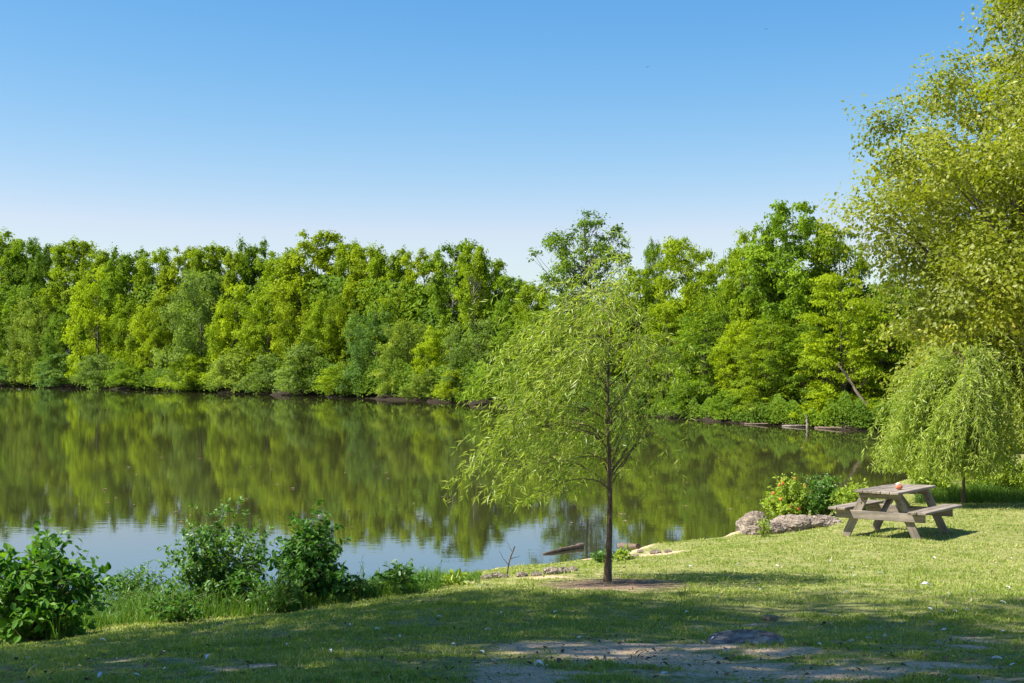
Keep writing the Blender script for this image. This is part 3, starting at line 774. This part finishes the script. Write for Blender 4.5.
for sy in (-1, 1):
    yy = sy*.60
    for sx in (-1, 1):
        # leg leans out: x .27 at the top, x .60 at the ground
        a = math.atan2(.60-.25, .715); Ln = .715/math.cos(a)+.02
        mb = MB(); box(mb, (0, 0, 0), (.135, .040, Ln), None, .35+.2*sx*sy)
        lg = link('leg', mb.mesh('leg', W_Z), tb); lg.location = (sx*.425, yy, .352); lg.rotation_euler = (0, -sx*a, 0)
        mb = MB()
        tube(mb, [(0, -.021, 0), (0, -.032, 0)], [.012, .010], 8)
        for (bx_, bz_) in ((.0, .22), (.035, .30)): link('bolt', mb.mesh('bolt', bolt), lg, (bx_, 0, bz_))
    mb = MB(); box(mb, (0, 0, 0), (1.48, .040, .135), None, .5)
    link('seat_beam', mb.mesh('seat_beam', W_X), tb, (0, yy-.043, .352))
    mb = MB(); box(mb, (0, 0, 0), (.70, .040, .085), None, .2)
    link('top_cleat', mb.mesh('top_cleat', W_X), tb, (0, yy-.043, .670))
    mb = MB(); box(mb, (0, 0, 0), (.085, .58, .040), None, .3)
    br_ = link('brace', mb.mesh('brace', W_Y), tb, (0, yy-sy*.27, .53)); br_.rotation_euler = (-sy*D2R(32), 0, 0)
mb = MB(); box(mb, (0, 0, 0), (.70, .085, .040), None, .2)
link('top_cleat', mb.mesh('top_cleat', W_X), tb, (0, 0, .692))

# the small thing left on the table
def blob(mb, c, r, seed, nu=18, nv=12, amp=.12, fr=2.2, rnd_=0.0):
    rg = np.random.default_rng(seed); ph = rg.random(9)*6.28
    u = np.linspace(0, 2*math.pi, nu, endpoint=False); v = np.linspace(0, math.pi, nv)
    U, V = np.meshgrid(u, v)
    d = np.stack([np.sin(V)*np.cos(U), np.sin(V)*np.sin(U), np.cos(V)], -1)
    x, y, z = d[..., 0], d[..., 1], d[..., 2]
    k = 1 + amp*(np.sin(fr*x*2+ph[0])*np.cos(fr*y*2+ph[1]) + .6*np.sin(fr*z*3+ph[2]+x*fr) + .45*np.sin(fr*4*x+ph[3])*np.sin(fr*4*y+ph[4]+3*z) + .3*np.sin(fr*9*z+ph[5])*np.cos(fr*8*(x+y)+ph[6]))
    P = d*k[..., None]*np.asarray(r)+np.asarray(c)
    i = np.arange(nv-1)[:, None]*nu; j = np.arange(nu)[None, :]; j2 = (j+1) % nu
    mb.add(P.reshape(-1, 3), np.stack([i+j, i+nu+j, i+nu+j2, i+j2], -1).reshape(-1, 4), rnd_)
RED = noise_mat('fruit_skin', [(.3, (.50, .10, .05)), (.7, (.66, .26, .14))], (1, 1, 1), 18, 4, .5, .1, .003)
CREAM = noise_mat('fruit_flesh', [(.3, (.66, .52, .38)), (.7, (.78, .68, .52))], (1, 1, 1), 30, 4, .7, .3, .003)
fx, fy = tx-.04, ty-.35
fr_ = empty('fruit', (fx, fy, tz+.757), 'small red and cream bitten fruit left on the picnic tabletop', 'fruit')
mb = MB(); blob(mb, (0, 0, .042), (.058, .05, .045), 4, amp=.05); link('skin', mb.mesh('skin', RED, True), fr_)
mb = MB(); blob(mb, (-.012, .004, .085), (.036, .034, .026), 6, amp=.13); link('flesh', mb.mesh('flesh', CREAM, True), fr_)

# ------------------------------------------------------------------ rocks, stones, logs
def rock(name, px, py, r, seed, label, m=ROCK, rz=0.0, sink=.35, amp=.16, group=None, cat='rock'):
    x, y, z = ground_at(px, py)
    mb = MB(); blob(mb, (0, 0, 0), r, seed, 72, 48, amp*.6, 1.5)
    v = np.concatenate(mb.v); rg = np.random.default_rng(seed)          # split ledges along tilted beds
    q = (v[:, 2]+v[:, 0]*.22*(1 if seed % 2 else -1)+v[:, 1]*.15)/(r[2]*.26); lay = np.floor(q).astype(int)
    h1 = (np.sin(lay*12.9+seed)*.5+.5)
    ph = np.floor((np.arctan2(v[:, 1], v[:, 0])+lay*.9)*2.2).astype(int); h2 = np.sin(ph*7.3+lay*3.1+seed)*.5+.5
    k = .86+.20*h1+.12*h2
    v[:, 0] *= k; v[:, 1] *= k; v[:, 2] += (np.round(q)-q)*r[2]*.12
    v += rg.normal(0, .006, v.shape); mb.v = [v]
    o = link(name, mb.mesh(name, m, False), None, (x, y, z+r[2]*(1-sink)-r[2]*.3)); o.rotation_euler = (0, 0, rz)
    return tag(o, label, cat, group)
rock('rock', 755, 533, (.25, .28, .27), 3, 'blunt pinkish rock at the water, leftmost of the shore rocks', rz=.3, sink=.2)
rock('rock', 792, 530, (.52, .36, .20), 5, 'long cracked grey brown rock, largest of the shore rocks', rz=-.15, sink=.3)
rock('rock', 822, 526, (.36, .30, .14), 8, 'low flat rock nearest the picnic table', rz=.2, sink=.3)
rock('rock', 775, 533, (.26, .2, .13), 12, 'small low rock in front of the gap between the two bigger rocks', rz=.6, sink=.3)
rock('rock', 748, 527, (.20, .2, .2), 15, 'dark wet rock at the waterline beside the blunt pinkish rock', rz=.6, sink=.4)
for k, (px, py, r) in enumerate([(487, 578, .07), (496, 577, .10), (505, 577, .06), (522, 576, .09), (536, 575, .07), (552, 573, .12), (563, 572, .10), (573, 570, .07), (635, 557, .08), (655, 553, .10), (668, 552, .07), (640, 552, .06)]):
    rock('shore_stone', px, py, (r*.9, r*.75, r*.42), 40+k, 'small tan stone on the bare shore near the willow', STONE, k*.7, .3, .1, 'small stones along the bare shore', 'stone')
def water_at(px, py, dz=0.0):
    Y = EYE*F/(py-YH); return np.array([(px-512)/F*Y, Y, dz])
a = water_at(543, 554, .0); b = water_at(582, 547, .035)
bark_piece('log', [a, (a+b)/2+[0, 0, .02], b], (.022, .045), DEADWOOD, 'dark thin log half floating in the water left of the willow trunk', 'log', seed=5)
a = np.array(ground_at(619, 549)); b = np.array(ground_at(638, 550)); a[2] += .07; b[2] += .07
bark_piece('log', [a, (a+b)/2, b], (.045, .035), DEADWOOD, 'short brown log on the bare shore right of the willow trunk', 'log', seed=6)
a = np.array(ground_at(507, 574))
bark_piece('dead_twig', [a, a+[.03, 0, .18], a+[.10, 0, .36]], (.009, .004), DEADWOOD, 'bare branched twig standing in the shallows left of the willow', 'twig', 5, 7,
           parts=[(a+[.02, 0, .12], a+[-.10, 0, .30], .005, .002), (a+[.05, 0, .2], a+[.17, .02, .24], .005, .002), (a+[.07, 0, .28], a+[.0, .02, .42], .004, .002)])

# ------------------------------------------------------------------ shrubs and plants
def shrub(name, px, py, w, h, nst, L, Wd, per, m, label, seed, droop=.0, spread=.55, dx=0.0, flowers=0, cat='shrub', nsub=3, tri=False):
    """stems rising from one base, leaves set along them"""
    rg = np.random.default_rng(seed)
    x, y, z = ground_at(px, py)
    root = empty(name, (x, y, z), label, cat)
    st = MB(); lf = MB(); C_, D_, N_, L_ = [], [], [], []; tips = []
    for i in range(nst):
        a = rg.random()*2*math.pi; rr = math.sqrt(rg.random())
        tgt = np.array([math.cos(a)*w/2*rr+dx*rg.random(), math.sin(a)*w/2*rr*.8, h*(1-.55*rr**2)*(.62+.42*rg.random())])
        b = np.array([tgt[0]*.35*rg.random(), tgt[1]*.35, -.03])
        pts = curve_to(b, tgt, rg, 8, -.10); pts[:, 2] -= 0
        tube(st, pts, np.linspace(.007, .002, 8), 4, 0, False)
        lines = [pts]
        for _ in range(nsub):
            q = pts[rg.integers(2, 7)]; v = nrm(rg.normal(0, 1, 3)*[1, 1, .6]+[0, 0, .5])
            sp = curve_to(q, q+v*h*(.18+.2*rg.random()), rg, 5, .05); tube(st, sp, np.linspace(.003, .0012, 5), 3, 0, False); lines.append(sp)
        for ln_ in lines:
            tips.append(ln_[-1])
            seg = np.linalg.norm(np.diff(ln_, axis=0), axis=1).sum(); nl = max(3, int(per*seg))
            tt = np.sort(.12+.88*rg.random(nl))*(len(ln_)-1); i0 = np.minimum(tt.astype(int), len(ln_)-2); f = (tt-i0)[:, None]
            bs = ln_[i0]*(1-f)+ln_[i0+1]*f; tn = nrm(ln_[i0+1]-ln_[i0])
            dd = nrm(nrm(np.cross(tn, rg.normal(0, 1, (nl, 3))))*.9 + tn*.5 + np.array([0, 0, -droop]))
            ls = L*(.55+.65*rg.random(nl))
            C_.append(bs+dd*ls[:, None]*.55); D_.append(dd); L_.append(ls)
    c = np.concatenate(C_); d = np.concatenate(D_); ls = np.concatenate(L_)
    nr = nrm(np.array([0, -.15, .8])+rg.normal(0, .42, (len(c), 3)))
    # an oval leaf of six points, folded along its midrib
    s_ = nrm(np.cross(nr, d)); u = np.cross(d, s_); wv = (ls*Wd)[:, None]; l_ = ls[:, None]
    P = [c-d*l_*.5, c-d*l_*.22+s_*wv*.42+u*wv*.12, c+d*l_*.12+s_*wv*.5+u*wv*.10-u*l_*.02, c+d*l_*.5-u*l_*.12, c+d*l_*.12-s_*wv*.5+u*wv*.10-u*l_*.02, c-d*l_*.22-s_*wv*.42+u*wv*.12]
    q = np.stack(P, 1); n_ = len(c); o6 = np.arange(n_)[:, None]*6
    rn_ = np.repeat(rg.random(n_), 6)
    lf.add(q.reshape(-1, 3), np.concatenate([o6+np.array([[0, 1, 2, 3]]), o6+np.array([[0, 3, 4, 5]])]), rn_)
    link('stem', st.mesh(name+'_stem', TWIG, True), root)
    link('foliage', lf.mesh(name+'_leaves', m), root)
    for k in range(flowers):
        mb = MB(); tp = tips[rg.integers(len(tips))]
        for e in range(5):
            v = nrm(rg.normal(0, 1, 3)); blob(mb, tp+v*.016+[0, 0, .02], (.026, .026, .018), int(rg.integers(999)), 7, 5, .15)
        link('flower', mb.mesh('flower', FLOWER, True), root)
    return root
shrub('shrub', 38, 640, 1.3, 1.12, 60, .105, .55, 30, SHRUBA, 'broad leafed shrub at the left edge, leaves large and glossy', 1, .1, dx=.1)
shrub('shrub', -40, 640, .9, .9, 24, .105, .55, 30, SHRUBA, 'broad leafed shrub cut off by the left edge', 2, .1)
shrub('shrub', 216, 612, 1.28, 1.28, 60, .055, .58, 48, SHRUBB, 'airy small leafed shrub with upright twigs, second from the left on the bank', 3, 0)
shrub('shrub', 312, 604, .92, 1.08, 42, .075, .55, 44, SHRUBC, 'dark rounded shrub with drooping leaves right of the airy small leafed shrub', 4, .5)
shrub('shrub', 250, 612, .55, .5, 20, .06, .55, 44, SHRUBC, 'low dark shrub filling the gap between the airy and the drooping shrub', 14, .3)
shrub('plant', 397, 594, .48, .42, 16, .10, .5, 34, SHRUBB, 'small broad leafed plant standing alone right of the dark rounded shrub', 5, .25, cat='plant')
shrub('plant', 452, 585, .42, .17, 14, .11, .3, 34, SHRUBD, 'lime spiky plant low at the edge of the water, left of the willow', 6, 0, cat='plant', nsub=1)
shrub('plant', 120, 615, 1.0, .62, 40, .06, .4, 44, SHRUBA, 'leafy weeds low between the two big shrubs at left', 7, .1, cat='plant')
for k, (px, py, w_, h_, lf_, lb) in enumerate([(84, 626, .7, .42, SHRUBC, 'dark leafy weeds at the right foot of the broad leafed shrub'), (150, 616, .8, .66, SHRUBB, 'leafy weeds just left of the airy small leafed shrub'), (176, 622, .7, .36, SHRUBC, 'dark leafy weeds in front of the airy small leafed shrub'),
        (280, 612, .7, .46, SHRUBB, 'leafy weeds in front of the drooping shrub'), (346, 600, .6, .34, SHRUBC, 'dark leafy weeds at the right foot of the drooping shrub'), (372, 596, .5, .22, SHRUBB, 'low leafy weeds just left of the lone broad leafed plant'), (424, 590, .5, .2, SHRUBC, 'low dark weeds right of the lone broad leafed plant')]):
    shrub('plant', px, py, w_, h_, 26, .06, .42, 44, lf_, lb, 80+k, .15, cat='plant')
shrub('plant', 604, 562, .40, .20, 14, .06, .5, 44, SHRUBB, 'green tuft of weeds on the shore just left behind the willow trunk', 8, .1, cat='plant')
shrub('plant', 622, 560, .34, .18, 12, .06, .5, 44, SHRUBD, 'green tuft of weeds on the shore just right behind the willow trunk', 9, .1, cat='plant')
shrub('flowering_shrub', 788, 524, 1.0, .95, 60, .075, .5, 54, SHRUBD, 'yellow green shrub with orange flowers above the shore rocks', 10, .1, flowers=26)
shrub('shrub', 822, 518, .85, .95, 40, .075, .5, 48, SHRUBB, 'darker green shrub between the orange flowered shrub and the table', 11, .1)
shrub('plant', 854, 514, 1.0, .72, 44, .08, .4, 40, SHRUBD, 'bright green weeds behind the left end of the picnic table', 12, .1, cat='plant')
shrub('plant', 762, 537, .30, .40, 10, .055, .4, 44, SHRUBD, 'pale sprig growing in front of the blunt pinkish rock', 13, .1, cat='plant')
for k, (px, py, w_, h_, lb) in enumerate([(930, 494, 1.2, .85, 'bright green weeds just left of the weeping willow trunk'), (985, 492, 1.5, .85, 'bright green weeds right of the weeping willow trunk'),
        (1020, 492, 1.5, .85, 'bright green weeds at the right edge under the overhanging tree'), (1000, 488, 1.6, 1.25, 'olive bush behind the weeds at the right edge'), (1060, 496, 1.5, 1.2, 'bush cut off by the right edge under the overhanging tree')]):
    shrub('plant' if k < 3 else 'shrub', px, py, w_, h_, 30, .085, .42, 40, SHRUBD if k < 3 else SHRUBB, lb, 60+k, .1, cat='plant' if k < 3 else 'shrub')

# tall weeds and rank grass along the edge of the bank
rng = np.random.default_rng(77)
mb = MB()
def weeds(px0, px1, pyf, n, h0, h1, ds):
    px = px0+(px1-px0)*rng.random(n)
    xs, ys = [], []
    cols = np.linspace(px0, px1, 24); base = np.array([ground_at(c, pyf(c))[:2] for c in cols])
    X = np.interp(px, cols, base[:, 0]) ; Y = np.interp(px, cols, base[:, 1]) + ds*rng.random(n)
    X = X*(Y/np.interp(px, cols, base[:, 1]))
    s = sdist(X, Y); k = s > .1; X, Y, s = X[k], Y[k], s[k]
    Z = ground_z(X, Y, s)
    cl = vnoise(X*2.5, Y*2.5, 12)
    h = (h0+(h1-h0)*rng.random(len(X)))*(.35+1.0*cl)
    grass_blades(mb, X, Y, Z, h, .006+.006*rng.random(len(X)), 1.15, rng, np.clip(.1+.6*rng.random(len(X))+np.where(rng.random(len(X)) < .06, .4, 0), 0, 1))
weeds(-20, 110, lambda p: np.interp(p, [-20, 60, 110], [640, 640, 626]), 3600, .10, .40, 1.6)
weeds(80, 300, lambda p: np.interp(p, [80, 180, 300], [628, 622, 612]), 6000, .08, .46, 2.6)
weeds(290, 440, lambda p: np.interp(p, [290, 350, 440], [612, 602, 590]), 6000, .08, .30, 2.6)
weeds(420, 480, lambda p: 583, 1200, .06, .2, 1.5)
weeds(830, 880, lambda p: 512, 1500, .1, .35, 2.0)
weeds(915, 1030, lambda p: 503, 6000, .15, .42, 3.5)
# thin seed stalks against the water
for px, py, h in [(88, 606, .42), (93, 604, .3), (120, 604, .5), (127, 603, .38), (135, 600, .3), (150, 606, .45), (360, 596, .36), (372, 594, .3), (345, 596, .42), (420, 590, .3), (432, 588, .34), (351, 595, .3), (440, 587, .24), (384, 592, .36), (364, 594, .42), (412, 590, .36), (104, 606, .36)]:
    x, y, z = ground_at(px, py)
    a = np.array([x, y, z]); b = a+[rng.normal(0, .06), rng.normal(0, .05), h]
    P = curve_to(a, b, rng, 7, 0); tube(mb, P, np.linspace(.0035, .0015, 7), 3, .75, False)
    for q in range(14):
        c = P[3]+(P[-1]-P[3])*rng.random(); e = c+nrm(rng.normal(0, 1, 3)+[0, 0, .5])*(.02+.05*rng.random())
        tube(mb, [c, e], [.0016, .0022], 3, .9, False)
tag(link('tall_weeds', mb.mesh('tall_weeds', WEEDM)), 'rank grass, weeds and thin seed stalks along the edge of the bank', 'weeds', kind='stuff')

# ------------------------------------------------------------------ the dark round cover in the worn grass
x, y, z = ground_at(745, 641)
IRON = noise_mat('dark_iron', [(.34, (.06, .048, .038)), (.5, (.19, .155, .125)), (.66, (.42, .34, .26))], (1, 1, 1), 11, 9, .9, .9, .02)
cv = empty('utility_cover', (x, y, z-.008), 'dark grey round flat cover sunk in the worn grass', 'cover')
mb = MB(); R_ = .275; ang = np.arange(48)*2*math.pi/48
prof = [(R_, -.04), (R_, .020), (R_-.008, .028), (R_-.035, .028), (R_-.040, .020), (R_-.055, .020), (R_-.058, .026), (.02, .030)]
ring = np.array([[(r*math.cos(t), r*math.sin(t), h) for t in ang] for r, h in prof]).reshape(-1, 3)
i = np.arange(len(prof)-1)[:, None]*48; j = np.arange(48)[None, :]; j2 = (j+1) % 48
mb.add(ring, np.stack([i+j, i+j2, i+48+j2, i+48+j], -1).reshape(-1, 4)); mb.add(ring[-48:], np.arange(48)[None])
link('lid', mb.mesh('lid', IRON), cv)
cv.rotation_euler = (D2R(4), D2R(-2), 0)

# ------------------------------------------------------------------ small white feathers, scraps, leaves on the water, birds
rng = np.random.default_rng(19); random.seed(4)
def petal_mesh(seed, L):
    rg = np.random.default_rng(seed); mb = MB()
    xs = np.linspace(-.5, .5, 6); w_ = np.array([.08, .28, .36, .33, .2, .04])
    up_ = .16*np.sin((xs+.5)*math.pi)+rg.normal(0, .03, 6)
    top = []
    for zc in (.03, -.01):
        for s_ in (-1, 0, 1): top.append(np.stack([xs*L, s_*w_*L*.5, (up_+zc+.10*abs(s_))*L], -1))
    V = np.concatenate(top); q = []
    for a in range(5):
        for b in (0, 6): q.append([b+a, b+a+1, b+6*1+a+1, b+6+a]) if b == 0 else q.append([6+a, 7+a, 13+a, 12+a])
        q.append([18+a, 24+a, 25+a, 19+a]); q.append([24+a, 30+a, 31+a, 25+a])
        q.append([a, 18+a, 19+a, a+1]); q.append([12+a, 13+a, 31+a, 30+a])
    mb.add(V, q); return mb.mesh('feather', WHITE)
pm = [petal_mesh(k, .05) for k in range(4)]
spots = [(925, 588), (1008, 590), (949, 597), (972, 594), (846, 595), (929, 612), (953, 614), (941, 614), (966, 613), (929, 626), (942, 633), (900, 626), (868, 633), (885, 640), (867, 642), (850, 645), (1000, 635),
         (995, 663), (1008, 669), (954, 671), (760, 592), (725, 655), (700, 632), (763, 654), (755, 647), (711, 642), (704, 646), (686, 615), (818, 648), (850, 644), (716, 600), (555, 615), (500, 616), (488, 633),
         (498, 617), (579, 641), (697, 632), (540, 668), (665, 679), (483, 656), (166, 673), (100, 680), (140, 680), (103, 643), (352, 628), (378, 633), (288, 648), (265, 630), (210, 661), (400, 640), (480, 588), (455, 648),
         (330, 655), (440, 620), (780, 573), (851, 570), (853, 578), (935, 560), (1002, 605), (880, 575), (974, 573), (775, 568), (690, 568), (735, 566), (830, 563), (960, 554), (1010, 560), (660, 620), (610, 655), (835, 618)]
for k, (px, py) in enumerate(spots):
    x, y, z = ground_at(px+rng.normal(0, 1), py)
    o = link('feather', pm[k % 4], None, (x, y, z+.030)); o.rotation_euler = (rng.normal(0, .3), rng.normal(0, .3), rng.random()*6.28)
    s_ = .62+.6*rng.random()
    if k == 0: s_ = 2.6
    o.scale = (s_,)*3
    tag(o, 'largest white scrap on the sunny grass right of the table' if k == 0 else 'small white feather lying on the lawn', 'scrap' if k == 0 else 'feather', None if k == 0 else 'white feathers scattered on the lawn')
    if k == 0: o.name = 'paper_scrap'
x, y, z = ground_at(770, 622)
mb = MB(); blob(mb, (0, 0, .02), (.07, .05, .028), 31, 14, 9, .22)
tag(link('dead_leaf', mb.mesh('dead_leaf', TANLEAF), None, (x, y, z+.02)), 'crumpled tan leaf on the grass above the dark round cover', 'leaf')
mb = MB()
xs = np.linspace(-.5, .5, 5); w_ = np.array([.05, .34, .42, .3, .03])
V = np.concatenate([np.stack([xs, s_*w_*.5, .06*np.sin((xs+.5)*3.14)+.07*abs(s_)], -1) for s_ in (-1, 0, 1)]+[np.stack([xs, s_*w_*.5, .06*np.sin((xs+.5)*3.14)+.07*abs(s_)-.02], -1) for s_ in (-1, 0, 1)])
q = []
for b in (0, 15):
    for r_ in (0, 5):
        for a in range(4): q.append([b+r_+a, b+r_+a+1, b+r_+a+6, b+r_+a+5])
mb.add(V, q); fl = mb.mesh('floating_leaf', TANLEAF)
for k in range(80):
    px = 10+rng.random()*840; py = 405+(rng.random()**.8)*125
    p = water_at(px, py, .012)
    if float(sdist(np.array([p[0]]), np.array([p[1]]))[0]) > -1: continue
    o = link('floating_leaf', fl, None, p); o.rotation_euler = (0, 0, rng.random()*6.28); s_ = (.10+.10*rng.random())*(p[1]/60)**.6; o.scale = (s_,)*3
    tag(o, 'small tan leaf floating on the still lake', 'leaf', 'leaves floating on the lake')
def bird(px, py, Y, label):
    X = (px-512)/F*Y; Z = EYE+(YH-py)/F*Y
    o = empty('bird', (X, Y, Z), label, 'bird', None, 1.2)
    mb = MB(); P = np.array([(-.2, 0, 0), (-.12, 0, .0), (0, 0, .01), (.1, 0, .01), (.16, 0, .02), (.22, 0, .015)])
    tube(mb, P, [.008, .035, .05, .042, .032, .004], 8)
    link('body', mb.mesh('body', BIRDM, True), o)
    for s_ in (-1, 1):
        mb = MB(); V = [(.06, 0, .02), (-.06, 0, .02), (-.05, s_*.2, .09), (.07, s_*.2, .10), (-.04, s_*.42, .06), (.0, s_*.42, .065)]
        V = np.array(V); V2 = V-[0, 0, .008]
        mb.add(np.concatenate([V, V2]), [[0, 1, 2, 3], [3, 2, 4, 5], [6, 9, 8, 7], [9, 11, 10, 8], [0, 3, 9, 6], [3, 5, 11, 9], [1, 7, 8, 2], [2, 8, 10, 4], [5, 4, 10, 11]])
        link('wing', mb.mesh('wing', BIRDM), o)
bird(648, 66, 230, 'tiny dark bird in the blue sky, the lower left of the two')
bird(767, 28, 230, 'tiny dark bird in the blue sky, the upper right of the two')

# ------------------------------------------------------------------ light, sky, camera
SUN = Vector((-.90, -.16, 1.28)).normalized()
el = math.asin(SUN.z); az = math.atan2(SUN.x, SUN.y)
wd = bpy.data.worlds.new('World'); bpy.context.scene.world = wd; wd.use_nodes = True
nt = wd.node_tree; ns = nt.nodes; ln = nt.links; ns.clear()
sk = ns.new('ShaderNodeTexSky'); sk.sky_type = 'NISHITA'; sk.sun_disc = False; sk.sun_elevation = el; sk.sun_rotation = az
sk.altitude = 100; sk.air_density = 1.0; sk.dust_density = .6; sk.ozone_density = 2.2
sp = ns.new('ShaderNodeSeparateColor'); cb = ns.new('ShaderNodeCombineColor')      # a deep summer blue: red falls off faster than blue
ln.new(sk.outputs[0], sp.inputs[0])
for ch, pivot, gm in ((0, 3.3, 2.3), (1, 4.8, 1.25), (2, 6.5, .64)):
    m1 = ns.new('ShaderNodeMath'); m1.operation = 'DIVIDE'; m1.inputs[1].default_value = pivot; ln.new(sp.outputs[ch], m1.inputs[0])
    m2 = ns.new('ShaderNodeMath'); m2.operation = 'POWER'; m2.inputs[1].default_value = gm; ln.new(m1.outputs[0], m2.inputs[0])
    m3 = ns.new('ShaderNodeMath'); m3.operation = 'MULTIPLY'; m3.inputs[1].default_value = pivot; ln.new(m2.outputs[0], m3.inputs[0]); ln.new(m3.outputs[0], cb.inputs[ch])
bg = ns.new('ShaderNodeBackground'); bg.inputs['Strength'].default_value = .073
ow = ns.new('ShaderNodeOutputWorld')
mn = ns.new('ShaderNodeMath'); mn.operation = 'MINIMUM'; gk = ns.new('ShaderNodeMath'); gk.operation = 'MULTIPLY'; gk.inputs[1].default_value = .84
ln.new(cb.inputs[1].links[0].from_socket, gk.inputs[0]); ln.new(cb.inputs[0].links[0].from_socket, mn.inputs[0]); ln.new(gk.outputs[0], mn.inputs[1]); ln.new(mn.outputs[0], cb.inputs[0])
ln.new(cb.outputs[0], bg.inputs['Color']); ln.new(bg.outputs[0], ow.inputs['Surface'])
sl = bpy.data.lights.new('sun', 'SUN'); sl.energy = 5.0; sl.angle = D2R(.53); sl.color = (1, .95, .87)
so = bpy.data.objects.new('sun', sl); C.objects.link(so); so.rotation_euler = SUN.to_track_quat('Z', 'Y').to_euler(); so.location = (0, 0, 40)

cam = bpy.data.cameras.new('camera'); co = bpy.data.objects.new('camera', cam); C.objects.link(co)
cam.sensor_width = 36; cam.lens = F/1024*36; cam.clip_start = .1; cam.clip_end = 5000
co.location = (0, 0, EYE); co.rotation_euler = (D2R(90)+math.atan((YH-341.5)/F), 0, 0)
sc = bpy.context.scene; sc.camera = co
sc.view_settings.view_transform = 'Standard'; sc.view_settings.look = 'None'; sc.view_settings.gamma = 1; sc.view_settings.exposure = 1.08
sc.cycles.max_bounces = 8; sc.cycles.transparent_max_bounces = 8
sc.cycles.use_denoising = True
